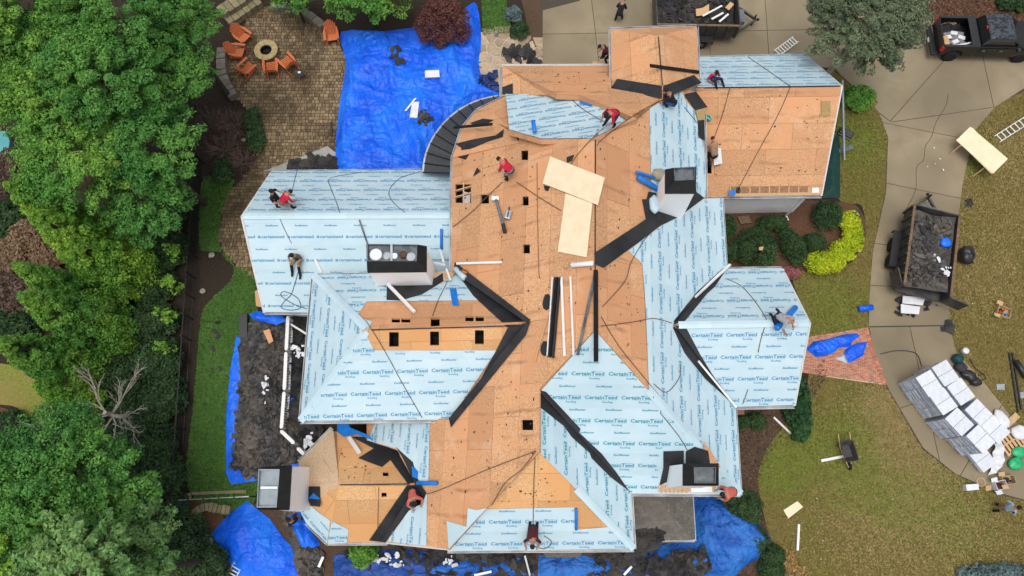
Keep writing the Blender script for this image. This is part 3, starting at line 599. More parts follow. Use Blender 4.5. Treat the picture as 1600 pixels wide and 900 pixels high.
# ------------------------------------------------ ground
def big_ground():
    mb = MB(); mb.add([(-400, -400, -.02), (400, -400, -.02), (400, 400, -.02), (-400, 400, -.02)], [(0, 1, 2, 3)]); return tag(mb.build('ground', M_MULCH), kind='structure')
big_ground()
sheet('front_lawn', [(1290, 110), (1375, 90), (1700, 60), (1700, 1000), (1210, 1000), (1205, 860), (1190, 790), (1185, 740), (1205, 690), (1250, 640), (1262, 600), (1262, 520), (1235, 420), (1260, 425), (1330, 410), (1350, 360), (1345, 320), (1310, 310), (1300, 200)], .004, M_LAWN)
sheet('back_lawn', [(316, 283), (345, 280), (366, 282), (350, 320), (343, 360), (346, 392), (362, 412), (395, 424), (402, 470), (400, 780), (298, 772), (302, 640), (309, 560), (316, 490), (334, 465), (358, 442), (366, 421), (352, 396), (322, 392), (312, 380)], .006, M_LAWN2)
sheet('turf_strip', [(752, -60), (790, -60), (792, 10), (800, 52), (755, 55)], .006, M_LAWN2, False)
sheet('neighbour_lawn', [(-200, 565), (20, 570), (60, 600), (95, 640), (85, 670), (40, 650), (0, 632), (-200, 640)], .006, mat('yellowish_turf', (.22, .24, .05), (.15, .15, .03), .95, 8, 8, .4, 30, c3=(.26, .17, .07), scale3=.4))  # yellowish green is the turf's own colour
sheet('neighbour_path', [(-60, 632), (0, 636), (30, 650), (45, 680), (40, 720), (10, 740), (-60, 740)], .01, M_RMULCH)
sheet('shrub_bed', [(1120, 320), (1300, 315), (1345, 330), (1350, 380), (1310, 415), (1235, 425), (1125, 425)], .01, M_RMULCH, True)
sheet('south_bed', [(1140, 630), (1235, 630), (1262, 600), (1285, 560), (1290, 590), (1255, 645), (1215, 690), (1190, 740), (1188, 790), (1205, 850), (1212, 960), (990, 960), (1000, 780), (1140, 760)], .01, M_BMULCH)
sheet('north_bed', [(1400, -80), (1700, -80), (1700, 32), (1600, 40), (1455, 42), (1440, 20)], .012, M_RMULCH)
sheet('drive_bed', [(800, -80), (905, -80), (900, 5), (850, 18), (852, 100), (826, 100), (822, 30)], .010, M_BMULCH)
sheet('fire_bed', [(285, 790), (330, 785), (370, 850), (365, 905), (290, 880)], .01, M_RMULCH)
sheet('south_west_bed', [(380, 790), (560, 840), (720, 860), (1000, 860), (1000, 980), (340, 980)], .008, M_BMULCH)
pool = tag(MB().prism([W(x, y, .3) for x, y in ((-90, 200), (8, 205), (15, 220), (12, 240), (-5, 247), (-90, 246))][::-1], (0, 0, .3)).build('pool_water', mat('pool_water', (.10, .36, .38), (.08, .30, .33), .08, 2, spec=.6)), kind='structure')
# concrete drive: slabs with open joints over a dirt bed
drive = sheet('driveway', [(846, -60), (846, 102), (960, 104), (1300, 108), (1372, 175), (1386, 215), (1383, 300), (1362, 400), (1356, 500), (1364, 560), (1388, 612), (1440, 702), (1492, 742), (1560, 772), (1660, 800), (1660, 735), (1585, 660), (1530, 592), (1492, 550), (1480, 500), (1488, 420), (1500, 300), (1520, 205), (1560, 160), (1660, 120), (1660, 30), (1450, 40), (1420, -60)], .014, M_JOINT, False)
def slabs(px, lines, sm=True):
    ring = gring(px, 0, 4, sm)
    if area(ring) < 0: ring = ring[::-1]
    ps = [ring]
    for (a, b) in lines:
        A, B = W(*a), W(*b); d = (B - A).normalized(); nx, ny = -d.y, d.x; c = nx * A.x + ny * A.y; new = []
        for p in ps:
            for q in (clip(p, nx, ny, c + .016), clip(p, -nx, -ny, -c + .016)):
                if len(q) > 2 and abs(area(q)) > .05: new.append(q)
        ps = new
    for p in ps: MB().prism([Vector((x, y, .045)) for x, y in p], (0, 0, .05)).build('concrete_slab', M_CONC, drive)
slabs([(848, 17), (906, 2), (906, -60), (1430, -60), (1450, 35), (1300, 106), (848, 102)], [((850, 54), (1270, 47)), ((924, 0), (936, 100)), ((1030, 0), (1036, 100)), ((1108, 60), (1110, 100)), ((1195, 0), (1201, 85)), ((1300, 0), (1310, 80))], False)
slabs([(1302, 106), (1452, 37), (1660, 32), (1660, 118), (1600, 138), (1555, 167.2), (1392, 191), (1373, 176)], [((1392, 188), (1472, 98)), ((1536, 95), (1552, 168))], False)
slabs([(1392, 192), (1554, 168), (1522, 205), (1503, 290), (1496, 350), (1488, 420), (1482, 508), (1357, 510), (1358, 460), (1363, 395), (1384, 300), (1387, 215), (1373, 178)], [((1388, 194), (1500, 216)), ((1381, 286), (1498, 310)), ((1362, 380), (1492, 400)), ((1358, 446), (1485, 452))], False)
slabs([(1358, 512), (1482, 510), (1494, 551), (1532, 592), (1586, 660), (1660, 737), (1660, 797), (1560, 770), (1492, 740), (1442, 700), (1390, 612), (1366, 560)], [((1400, 640), (1530, 596)), ((1500, 742), (1560, 640)), ((1435, 575), (1425, 530))], False)
tag(MB().tube([W(x, y, .047) for x, y in smooth_ring([(1481, 147), (1478, 165), (1463, 190), (1455, 215), (1446, 228), (1443, 250), (1432, 262), (1431, 295), (1420, 320), (1411, 335)], 4, False)], .013, 4).build('drive_crack', M_JOINT, drive))
# old paver patio: each stone is a little block
patio_px = [(352, 84), (372, 60), (392, 22), (430, 10), (470, 18), (505, 42), (532, 72), (545, 110), (540, 160), (530, 220), (545, 268), (430, 280), (395, 330), (385, 350), (400, 430), (392, 432), (362, 408), (345, 382), (345, 345), (357, 305), (388, 268), (406, 232), (405, 190), (380, 165), (352, 130)]
sheet('patio', patio_px, .012, M_PAVDIRT)
pr = gring(patio_px, 0, 5); mb = MB(); cx0 = W(450, 150)
xs = [p[0] for p in pr]; ys = [p[1] for p in pr]; yy = min(ys); row = 0
while yy < max(ys):
    h = random.choice((.16, .2, .2, .24)); xx = min(xs) - random.random() * .3
    while xx < max(xs):
        w = random.choice((.14, .2, .2, .28)); c = (xx + w / 2, yy + h / 2)
        if inside(c, pr):
            t = .045 + random.uniform(-.008, .008); g = .009
            mb.add([(xx + g, yy + g, .01), (xx + w - g, yy + g, .01), (xx + w - g, yy + h - g, .01), (xx + g, yy + h - g, .01), (xx + g * 2, yy + g * 2, t), (xx + w - 2 * g, yy + g * 2, t), (xx + w - 2 * g, yy + h - 2 * g, t), (xx + 2 * g, yy + h - 2 * g, t)],
                   [(4, 5, 6, 7), (0, 1, 5, 4), (1, 2, 6, 5), (2, 3, 7, 6), (3, 0, 4, 7)])
        xx += w
    yy += h
tag(mb.build('paver_stones', M_PAVER), 'small tumbled tan pavers of the round patio', 'pavers', kind='stuff')
# low stone seat wall round the patio edge and garden walls
def stone_wall(pts, w, h, n, label, name='garden_wall', m=None, z0=0):
    e = empty(name, label, 'wall', W(*pts[0])); q = smooth_ring([tuple(W(*p)[:2]) for p in pts], 8, False)
    L = [0]
    for a, b in zip(q, q[1:]): L.append(L[-1] + (Vector(b) - Vector(a)).length)
    def at(d):
        for i in range(len(q) - 1):
            if L[i + 1] >= d or i == len(q) - 2:
                t = (d - L[i]) / max(1e-6, L[i + 1] - L[i]); return Vector(q[i]).lerp(Vector(q[i + 1]), t), (Vector(q[i + 1]) - Vector(q[i])).normalized()
    for k in range(n):
        a, da = at(L[-1] * k / n + .01); b, db = at(L[-1] * (k + 1) / n - .01); ww = w * random.uniform(.88, 1.1) / 2; na = Vector((-da.y, da.x)); nb = Vector((-db.y, db.x)); hh = h * random.uniform(.93, 1.06)
        o = MB().prism([Vector((*p, hh)) for p in (a - na * ww, b - nb * ww, b + nb * ww, a + na * ww)], (0, 0, hh)).build('stone', m or M_STONE, e, bevel=.02)
        o.location = -e.location
    return e
stone_wall([(352, 82), (350, 105), (354, 130), (368, 156)], .55, .5, 9, 'curved grey stone seat wall along the west edge of the patio', m=mat('grey_stone', (.23, .205, .165), (.16, .14, .11), .9, 5, rnd=.15))
stone_wall([(428, 16), (458, 18), (488, 32), (508, 48)], .45, .5, 9, 'curved stone seat wall at the top of the patio under the green hedge', m=MATS['grey_stone'])
stone_wall([(352, 32), (365, 22), (384, 10), (402, -4)], .75, .8, 6, 'mossy block retaining wall behind the two adirondack chairs')
stone_wall([(358, 40), (372, 32), (392, 18), (408, 6)], .6, .45, 6, 'lower mossy block step in front of the retaining wall')
stone_wall([(306, 805), (312, 797), (325, 792), (345, 795), (362, 797)], .4, .25, 9, 'ring of pale boulders round the brown bed by the south-west tarp')
# flagstone walk (north): irregular stones
fl_px = [(752, 56), (795, 56), (830, 75), (850, 72), (850, 100), (800, 103), (770, 130), (752, 130)]
fw = sheet('flagstone_walk', fl_px, .012, mat('pale_joint', (.52, .47, .38), None, .9, 6), False)
fr = gring(fl_px, 0, 1, False); pts = []
for _ in range(400):
    q = (random.uniform(min(p[0] for p in fr), max(p[0] for p in fr)), random.uniform(min(p[1] for p in fr), max(p[1] for p in fr)))
    if inside(q, fr) and all((Vector(q) - Vector(k)).length > .42 for k in pts): pts.append(q)
if area(fr) < 0: fr = fr[::-1]
for i, p in enumerate(pts):
    cell = [(p[0] - .6, p[1] - .6), (p[0] + .6, p[1] - .6), (p[0] + .6, p[1] + .6), (p[0] - .6, p[1] + .6)]
    for k in pts:
        if k is p: continue
        d = Vector(k) - Vector(p)
        if d.length < 1.6: m_ = (Vector(k) + Vector(p)) / 2; u = d.normalized(); cell = clip(cell, -u.x, -u.y, -(u.x * m_.x + u.y * m_.y) + .03)
        if len(cell) < 3: break
    if len(cell) > 2 and area(cell) > .03: MB().prism([Vector((*q, .04)) for q in cell], (0, 0, .04)).build('flagstone', M_FLAG, fw)
# brick walk to the east door
bw_px = [(1245, 535), (1262, 527), (1356, 512), (1365, 545), (1386, 602), (1300, 590), (1245, 580)]
bw = sheet('brick_walk', bw_px, .012, M_MORTAR, False)
br = gring(bw_px, 0, 1, False); mb = MB(); ang = R(-8)
for i in range(-5, 45):
    for j in range(-20, 60):
        x0, y0 = i * .21 + (j % 2) * .105, j * .078; o = W(1245, 590)
        q = (o.x + x0 * math.cos(ang) - y0 * math.sin(ang), o.y + x0 * math.sin(ang) + y0 * math.cos(ang))
        if inside(q, br):
            m_ = Matrix.Translation((*q, 0)) @ Matrix.Rotation(ang, 4, 'Z'); mb.box(-.092, .092, -.029, .029, .005, .04 + random.uniform(0, .006), m_)
tag(mb.build('walk_bricks', M_BRICK, bw), kind='stuff')
mb = MB()
for a, b in zip(bw_px[2:5], bw_px[3:5]):
    A, B = W(*a), W(*b); k = int((B - A).length / .085)
    for i in range(k): q = A.lerp(B, (i + .5) / k); mb.box(-.1, .1, -.034, .034, .01, .055, Matrix.Translation((q.x - .12, q.y, 0)) @ Matrix.Rotation(math.atan2(B.y - A.y, B.x - A.x) + math.pi / 2, 4, 'Z'))
tag(mb.build('edge_bricks', M_BRICK, bw), kind='stuff')
# black metal garden fence along the west lawn
fe = empty('garden_fence', 'thin black metal fence along the dark bed west of the back lawn', 'fence', W(285, 780))
fa, fb = W(283, 782), W(318, 255); n = 16
for k in range(n + 1):
    p = fa.lerp(fb, k / n); MB().bar(p, p + Vector((0, 0, 1.25)), .06, .06).build('post', M_PLAST, fe).location = -fe.location
for z in (.2, 1.1): MB().bar(fa + Vector((0, 0, z)), fb + Vector((0, 0, z)), .035, .035).build('rail', M_PLAST, fe).location = -fe.location
mb = MB()
for k in range(190):
    p = fa.lerp(fb, k / 190); mb.bar(p + Vector((0, 0, .1)), p + Vector((0, 0, 1.2)), .018, .018)
tag(mb.build('pickets', M_PLAST, fe), kind='stuff').location = -fe.location
fe2 = empty('wire_fence', 'low rail fence along the south end of the back lawn', 'fence', W(283, 782))
fc = W(400, 776)
for k in range(6): p = fa.lerp(fc, k / 5); MB().bar(p, p + Vector((0, 0, .9)), .06, .06).build('post', M_PLAST, fe2).location = -fe2.location
MB().bar(fa + Vector((0, 0, .85)), fc + Vector((0, 0, .85)), .04, .04).build('rail', M_GALV, fe2).location = -fe2.location
MB().bar(W(300, 771, .06), W(385, 768, .06), .14, .12).build('timber_edging', M_STONE, fe2).location = -fe2.location
# ------------------------------------------------ foliage
def leaves(lobes, per, size, up=.35, flat=1.0, aspect=.55):
    """lobes: array (n,6) centre + radii; returns vertex array and face count for rhombic leaves spread on the lobes"""
    L = np.asarray(lobes, float); n = len(L); N = n * per
    d = RNG.normal(size=(N, 3)); d /= np.linalg.norm(d, axis=1)[:, None]; d[:, 2] = np.abs(d[:, 2]) * .9 + d[:, 2] * .1 - .15
    C = np.repeat(L, per, axis=0); k = RNG.uniform(.5, 1.0, (N, 1)) ** .4 * 1.04; O = d * C[:, 3:6] * k
    if L.shape[1] > 6: O = O + C[:, 6:9] * (O * C[:, 6:9]).sum(1)[:, None] * 1.5
    P = C[:, :3] + O
    nrm = d + RNG.normal(size=(N, 3)) * .45 + np.array([0, 0, up]); nrm /= np.linalg.norm(nrm, axis=1)[:, None]
    t = np.cross(nrm, RNG.normal(size=(N, 3))); t /= np.linalg.norm(t, axis=1)[:, None] + 1e-9; b = np.cross(nrm, t)
    s = size * RNG.uniform(.6, 1.35, (N, 1)); t *= s; b *= s * aspect
    return np.stack([P - t, P + b + t * .1, P + t, P - b + t * .1], 1).reshape(-1, 3)
def leaf_mesh(name, V, m):
    n = len(V) // 4; me = bpy.data.meshes.new(name); me.vertices.add(len(V)); me.vertices.foreach_set('co', V.astype(np.float32).ravel())
    me.loops.add(len(V)); me.loops.foreach_set('vertex_index', np.arange(len(V), dtype=np.int32)); me.polygons.add(n)
    me.polygons.foreach_set('loop_start', np.arange(n, dtype=np.int32) * 4); me.polygons.foreach_set('loop_total', np.full(n, 4, np.int32))
    me.update(calc_edges=True); me.materials.append(m); return me
def trunk(root, base, top, r, m=None, limbs=6, spread=1.2):
    mb = MB(); mid = base.lerp(top, .5) + Vector((random.uniform(-.1, .1), random.uniform(-.1, .1), 0)); mb.tube([base - Vector((0, 0, .1)), mid, top], [r, r * .75, r * .25], 8)
    for k in range(limbs):
        a = random.random() * 6.28; p = base.lerp(top, random.uniform(.3, .8)); q = p + Vector((math.cos(a) * spread, math.sin(a) * spread, spread * .5)); mb.tube([p, p.lerp(q, .5) + Vector((0, 0, .1)), q], [r * .4, r * .28, r * .1], 5)
    o = mb.build('trunk', m or M_BARK, root); o.location = -root.location; return o
def tree(name, label, cat, px, py, z, rx, h, m, kind='round', n=260, per=70, size=.11, lobe=.5, group=None, ry=None, trunkm=None, base0=None):
    """px, py: where the crown's middle (round) or its tip (cone) is seen, z its height above ground"""
    c = W(px, py, z); base = Vector((c.x, c.y, 0)); root = empty(name, label, cat, base, group=group); ry = ry or rx; Ls = []
    for i in range(n):
        if kind == 'cone':
            t = random.random() ** .6; a = random.random() * 6.283; rr = rx * (t ** .8) * random.uniform(.62, 1.0) * (1 - .25 * max(0, t - .8) / .2); r0 = lobe * (.45 + .65 * t)
            Ls.append((math.cos(a) * rr, math.sin(a) * rr, z * (1 - t) + .25, r0, r0, r0 * 1.5))
        else:
            d = RNG.normal(size=3); d /= np.linalg.norm(d); k = random.uniform(.55, 1.0) ** .5; r0 = lobe * random.uniform(.6, 1.25)
            if d[2] < -.3: d[2] = -d[2]
            bump = 1 + .22 * noise.noise(Vector(d) * 1.7 + base)
            Ls.append((d[0] * rx * k * bump, d[1] * ry * k * bump, z + d[2] * h * k * bump, r0 * .8, r0 * .8, r0 * .62, *(np.array([d[0], d[1], .25 + .5 * max(0, d[2])]) / np.linalg.norm([d[0], d[1], .25 + .5 * max(0, d[2])]))))
    V = leaves(Ls, per, size, up=.5 if kind == 'round' else .2)
    o = link('crown', leaf_mesh('crown', V, m), root)
    trunk(root, base, base + Vector((0, 0, z * (.95 if kind == 'cone' else 1.0))), .05 + z * .018, trunkm, 7, rx * .35)
    return root
def shrub(name, label, px, py, z, rx, ry, m, rz=0, n=70, per=60, size=.07, lobe=.28, cat='shrub', group=None, h=None):
    """a clipped or loose shrub resting on the ground, top at height z"""
    c = W(px, py, z * .6); base = Vector((c.x, c.y, 0)); root = empty(name, label, cat, base, rz, group); Ls = []
    for i in range(n):
        a = random.random() * 6.283; k = random.random() ** .5; x, y = math.cos(a) * k, math.sin(a) * k; zz = z * math.sqrt(max(.02, 1 - (k * .93) ** 2.6)) * random.uniform(.6, 1.0) - lobe * .3
        Ls.append((x * (rx - lobe * .6), y * (ry - lobe * .6), max(.12, zz), lobe, lobe, lobe * .8))
    link('foliage', leaf_mesh('foliage', leaves(Ls, per, size, up=.4), m), root)
    mb = MB()
    for k in range(4): a = k * 1.57 + random.random(); mb.tube([(0, 0, -.05), (math.cos(a) * rx * .3, math.sin(a) * ry * .3, z * .6)], [.03, .012], 5)
    mb.build('stem', M_BARK, root); return root
def twiggy(name, label, px, py, z, rx, m, n=60, cat='shrub', tm=None, depth=3, thick=.03, group=None):
    c = W(px, py, z * .5); base = Vector((c.x, c.y, 0)); root = empty(name, label, cat, base, group=group); mb = MB()
    def grow(p, d, L, r, k):
        q = p + d * L; mid = p.lerp(q, .5) + Vector((random.uniform(-1, 1), random.uniform(-1, 1), random.uniform(-.3, .6))) * L * .07; mb.tube([p, mid, q], [r, r * .8, r * .55], 4)
        if k:
            for _ in range(random.choice((2, 3, 3))):
                e = (d + Vector((random.uniform(-1, 1), random.uniform(-1, 1), random.uniform(-.5, .6))) * .75).normalized(); grow(p.lerp(q, random.uniform(.45, 1)), e, L * random.uniform(.5, .8), r * .55, k - 1)
    for i in range(n):
        a = random.random() * 6.283; e = random.uniform(.25, 1.1); d = Vector((math.cos(a) * math.cos(e), math.sin(a) * math.cos(e), math.sin(e))); grow(Vector((math.cos(a) * .1, math.sin(a) * .1, 0)), d, rx * random.uniform(.4, .62), thick, depth)
    mb.build('branches', m, root); return root
EG = 'tall evergreens of the western screen'
def ev(label, px, py, z, r_, m, name='evergreen_tree', lobe=.38, size=.062, per=140, group=EG, k=1.0, h=None):
    return tree(name, label, 'tree', px, py, z, r_, h or r_ * .95, m, n=int(18 * r_ * r_ * k / (lobe / .52) ** 2) + 12, per=per, lobe=lobe, size=size, group=group)
ev('broad bright green evergreen at the top left corner of the photo', 45, 40, 7.5, 2.9, L_BRIGHT)
ev('deep green evergreen at the top edge left of the retaining wall', 190, 30, 7.5, 2.9, L_MID)
ev('leafy evergreen at the left edge between the corner tree and the pool', 12, 85, 6.5, 1.7, L_BRIGHT)
ev('evergreen filling the gap behind the top left corner tree', 110, 75, 6.5, 2.0, L_MID)
ev('narrow evergreen right beside the mossy retaining wall', 285, 45, 6, 1.75, L_MID)
ev('evergreen crown reaching towards the seat wall by the adirondack chairs', 272, 125, 5.5, 1.75, L_MID)
ev('central crown of the evergreen screen level with the fire pit', 165, 135, 7.5, 2.5, L_MID)
ev('light green evergreen beside the sliver of pool water', 90, 165, 7.5, 2.0, L_BRIGHT)
ev('evergreen crown nearest the bare bed below the patio', 235, 235, 6, 1.95, L_MID)
ev('evergreen crown above the row of pointed cypresses', 125, 250, 6.5, 2.2, L_BRIGHT)
ev('low dark green evergreen beside the fence, level with the low west wing', 225, 318, 4.5, 1.7, L_MID)
CY = 'pointed cypresses leaning out of the western screen'
def cy(label, px, py, z, r_, m): return tree('cypress_tree', label, 'tree', px, py, z, r_, z, m, 'cone', int(34 * z * r_ ** .6), 110, .06, .34, CY)
cy('uppermost pointed cypress with yellow-green tip beside the brown bush', 14, 292, 8.0, 1.6, L_LIME)
cy('wide pointed cypress with lime edge, second from the top', 52, 335, 8.2, 2.0, L_LIME)
cy('small dark cypress squeezed between two larger ones', 22, 414, 7.2, 1.2, L_BRIGHT)
cy('large clear pointed cypress pointing left beside the bare shrubs', 36, 462, 7.2, 1.75, L_BRIGHT)
cy('cypress whose base lies under the leafless tree', -10, 532, 7.0, 1.5, L_BRIGHT)
cy('lowest cypress beside the yellowish neighbour lawn', 62, 602, 4.6, 1.2, L_LIME)
ev('feathery evergreen with pale branch tips below the neighbour path', 95, 715, 6.5, 1.75, L_MID)
ev('tall evergreen at the left edge near the bottom of the photo', 35, 785, 7, 2.0, L_MID)
ev('evergreen crown between the leafless tree and the south-west tarp', 160, 765, 5.5, 1.8, L_MID)
ev('yellowish pine in the bottom left corner', 30, 870, 6.5, 1.9, L_LIME, 'pine_tree', .34, .07)
ev('soft round pine top at the bottom edge, left of the small round one', 125, 885, 8.5, 1.5, L_PINE, 'pine_tree', .34, .09)
ev('small round pine top at the bottom edge nearest the tarp', 236, 892, 5.5, .75, L_PINE, 'pine_tree', .24, .07)
ev('olive pine crown above the small round pine top', 200, 822, 5, 1.5, L_PINE, 'pine_tree', .36, .08)
UG = 'dark undergrowth along the fence'
for i, (x, y, r_, lab, m_) in enumerate(((262, 385, 1.3, 'dark undergrowth at the head of the fence line, level with the mulch bed', L_DARK), (245, 440, 1.2, 'dark undergrowth beside the large pointed cypress', L_DARK), (250, 500, 1.2, 'patchy brownish undergrowth level with the turf curve', L_DARK), (255, 560, 1.2, 'dark undergrowth right of the leafless tree top', L_DARK), (262, 620, 1.2, 'dark undergrowth right of the leafless tree', L_DARK), (240, 690, 1.4, 'dark ivy-like undergrowth below the leafless tree', L_DARK), (258, 740, 1.2, 'dark undergrowth at the fence corner', L_DARK), (195, 590, 1.3, 'dark green undergrowth under the leafless branches', L_DARK), (200, 650, 1.3, 'dark green undergrowth beneath the trunk of the leafless tree', L_DARK), (268, 330, 1.0, 'dark undergrowth beside the top of the fence', L_DARK), (130, 640, 1.2, 'undergrowth left of the leafless tree', L_MID), (275, 850, 1.4, 'low dark scrub right of the pines at the bottom', L_DARK), (245, 800, 1.3, 'dark scrub under the olive pine', L_DARK), (320, 885, .9, 'low dark scrub beside the aluminium ladder end', L_DARK))):
    shrub('undergrowth_shrub', lab, x - (14 if y < 780 else 0), y, 1.2 + .4 * random.random(), r_, r_, m_, n=110, per=80, size=.075, lobe=.34, group=UG)
for x, y, r_, lab in ((270, 395, .45, 'yellow-green seedling beside the dark mulch bed'), (262, 440, .5, 'bright yellow-green sapling on the dark undergrowth'), (258, 495, .45, 'yellow-leaved sapling near the curve of the turf'), (258, 545, .35, 'lowest yellow-leaved sapling on the undergrowth')):
    c_ = shrub('sapling', lab, x, y, 2.3, r_, r_, L_LIME, n=9, per=30, size=.08, lobe=.22, cat='plant')
def leafless():
    c = W(188, 652, 1.0); base = Vector((c.x, c.y, 0)); root = empty('leafless_tree', 'grey leafless tree spreading over the dark undergrowth', 'tree', base); tk = MB(); mb = MB()
    tk.tube([(0, 0, -.1), (.05, 0, 1.2), (.02, .05, 2.4)], [.16, .12, .09], 8); tk.build('trunk', M_GBARK, root)
    def grow(p, d, L, r, k):
        q = p + d * L; mid = p.lerp(q, .5) + Vector((random.uniform(-1, 1), random.uniform(-1, 1), random.uniform(-.3, .6))) * L * .08; mb.tube([p, mid, q], [r, r * .8, r * .6], 4)
        if k:
            for t in (.4, .6, .8, 1.0):
                e = (d + Vector((random.uniform(-1, 1), random.uniform(-1, 1), random.uniform(-.3, .5))) * .6).normalized(); grow(p.lerp(q, t), e, L * random.uniform(.4, .65), r * .55, k - 1)
    for i in range(10):
        a = i * .628 + random.uniform(-.25, .25); e = random.uniform(.15, .7); grow(Vector((.02, .05, random.uniform(1.6, 2.4))), Vector((math.cos(a) * math.cos(e), math.sin(a) * math.cos(e), math.sin(e))), random.uniform(1.25, 1.9), .04, 3)
    mb.build('branches', M_GBARK, root)
leafless()
tree('evergreen_tree', 'bright clipped evergreen hedge at the top edge above the patio', 'hedge', 575, -6, 2.6, 2.3, 1.5, L_BRIGHT, n=150, per=170, lobe=.38, size=.07, ry=1.15)
tree('evergreen_tree', 'small bright evergreen at the top edge beside the big hedge', 'hedge', 455, -10, 2.4, 1.0, 1.2, L_BRIGHT, n=110, per=80, lobe=.35, size=.08, ry=.8)
shrub('russet_shrub', 'russet purple shrub standing over the corner of the big blue tarp', 690, 28, 2.6, 1.65, 1.4, L_RUSS, n=170, per=80, size=.06, lobe=.34)
shrub('round_shrub', 'small round blue-grey shrub beside the turf strip', 802, 20, .9, .52, .5, L_BLUE, n=40, per=70, size=.05, lobe=.2)
shrub('dark_shrub', 'small dark shrub below the blue-grey round one', 812, 45, .7, .55, .6, L_DARK, n=40, per=60, size=.05, lobe=.2)
tree('cedar_tree', 'large grey-green cedar beside the black pickup', 'tree', 1352, 36, 5.5, 2.5, 2.2, L_CEDAR, n=420, per=170, lobe=.36, size=.06, ry=2.3, trunkm=M_GBARK)
shrub('green_shrub', 'bright green shrub under the cedar beside the orange flowers', 1345, 150, 1.2, .95, .7, L_BRIGHT, n=80, per=70, size=.07, lobe=.28)
shrub('flower_clump', 'tiny clump of orange flowers on the lawn edge by the drive', 1363, 160, .35, .28, .3, L_AUT, n=14, per=40, size=.05, lobe=.12, cat='flowers')
BX = 'clipped shrubs in the bed by the garage'
shrub('boxwood_shrub', 'square clipped dark boxwood between the garage and the east wing', 1183, 386, 1.2, 1.22, 1.2, L_BOX, n=150, per=80, size=.05, lobe=.26, group=BX)
shrub('boxwood_shrub', 'curved dark boxwood right of the square one', 1241, 384, 1.1, .58, 1.15, L_BOX, rz=R(22), n=90, per=80, size=.05, lobe=.26, group=BX)
shrub('boxwood_shrub', 'dark boxwood tucked below the white garage wall', 1208, 347, 1.0, .85, .42, L_BOX, n=60, per=80, size=.05, lobe=.24, group=BX)
shrub('boxwood_shrub', 'small boxwood in the corner against the main eave', 1137, 352, 1.1, .5, .6, L_BOX, n=50, per=80, size=.05, lobe=.22, group=BX)
shrub('boxwood_shrub', 'small round boxwood below the corner one beside the main eave', 1138, 392, 1.1, .5, .6, L_BOX, n=50, per=80, size=.05, lobe=.22, group=BX)
shrub('holly_shrub', 'smooth dark green shrub by the green netting corner', 1296, 334, 1.2, .72, .85, L_DARK, n=100, per=90, size=.045, lobe=.28, group=BX)
shrub('holly_shrub', 'low smooth shrub inside the curve of the golden hedge', 1274, 377, .9, .62, .5, L_DARK, n=80, per=90, size=.045, lobe=.25, group=BX)
gh = empty('golden_hedge', 'curved bright yellow-green hedge at the lawn edge', 'hedge', W(1310, 390)); Ls = []
for p in smooth_ring([(1327, 345), (1333, 362), (1328, 382), (1312, 400), (1292, 410), (1272, 413)], 6, False):
    for _ in range(5): q = W(*p, .4); Ls.append((q.x + random.uniform(-.4, .4) - gh.location.x, q.y + random.uniform(-.35, .35) - gh.location.y, .35 + random.random() * .3, .3, .3, .26))
link('foliage', leaf_mesh('foliage', leaves(Ls, 90, .055), L_GOLD), gh)
shrub('pink_flowers', 'low pink flowering plants at the corner of the east wing', 1236, 426, .35, .55, .35, L_PINK, n=30, per=50, size=.05, lobe=.14, cat='flowers')
shrub('leafy_hedge', 'glossy dark green hedge against the gable of the east wing', 1248, 632, 1.0, .6, 1.75, leafm('glossy_leaf', (.03, .09, .03), (.015, .055, .018), (.04, .11, .035)), n=130, per=70, size=.1, lobe=.26, cat='hedge')
RB = 'round boxwoods in the front beds'
for x, y, r_, lab in ((1183, 657, .42, 'small round boxwood on the mulch below the east wing'), (1160, 659, .36, 'small boxwood against the wall under the east wing corner'), (1165, 795, .9, 'dark shrub beside the corner of the south-east tarp'), (1182, 842, .65, 'dark shrub below the south-east tarp corner'), (1210, 868, .55, 'dark shrub at the lawn edge in the bottom row'), (1208, 893, .6, 'lowest dark shrub at the bottom edge of the photo'), (1140, 770, .6, 'dark shrub behind the worker on the corner')):
    shrub('boxwood_shrub', lab, x, y, .8, r_, r_ * .95, L_BOX, n=int(60 * r_ + 25), per=80, size=.05, lobe=.22, group=RB)
shrub('low_hedge', 'blue-green low hedge at the bottom right edge of the photo', 1565, 899, .7, 1.9, .5, L_BLUE, n=110, per=70, size=.06, lobe=.22, cat='hedge')
shrub('green_shrub', 'bright green shrub under the south eave near the turret', 566, 866, 1.0, .65, .6, L_BRIGHT, n=60, per=70, size=.07, lobe=.25)
for x, y, r_, z_, lab, m_ in ((45, 375, 1.4, 1.6, 'dry tan hydrangea shrub left of the cypresses', L_TAN), (70, 400, .8, 1.2, 'smaller dry hydrangea beside the cypress edge', L_TAN), (12, 395, .9, 1.3, 'dry hydrangea at the left edge of the photo', L_TAN), (12, 340, 1.2, 1.2, 'olive shrub at the left edge under the top cypress', L_DARK), (15, 262, 1.3, 1.8, 'brown leafless bush just below the pool', L_TWIG), (25, 455, 1.3, 1.5, 'brown bush left of the large cypress', L_TWIG), (15, 510, 1.3, 1.3, 'dark bush at the left edge below the brown one', L_DARK), (8, 668, .9, 1.1, 'small dark bush on the neighbour path', L_BOX)):
    shrub('bed_shrub', lab, x, y, z_, r_, r_, m_, n=90, per=60, size=.08, lobe=.3)
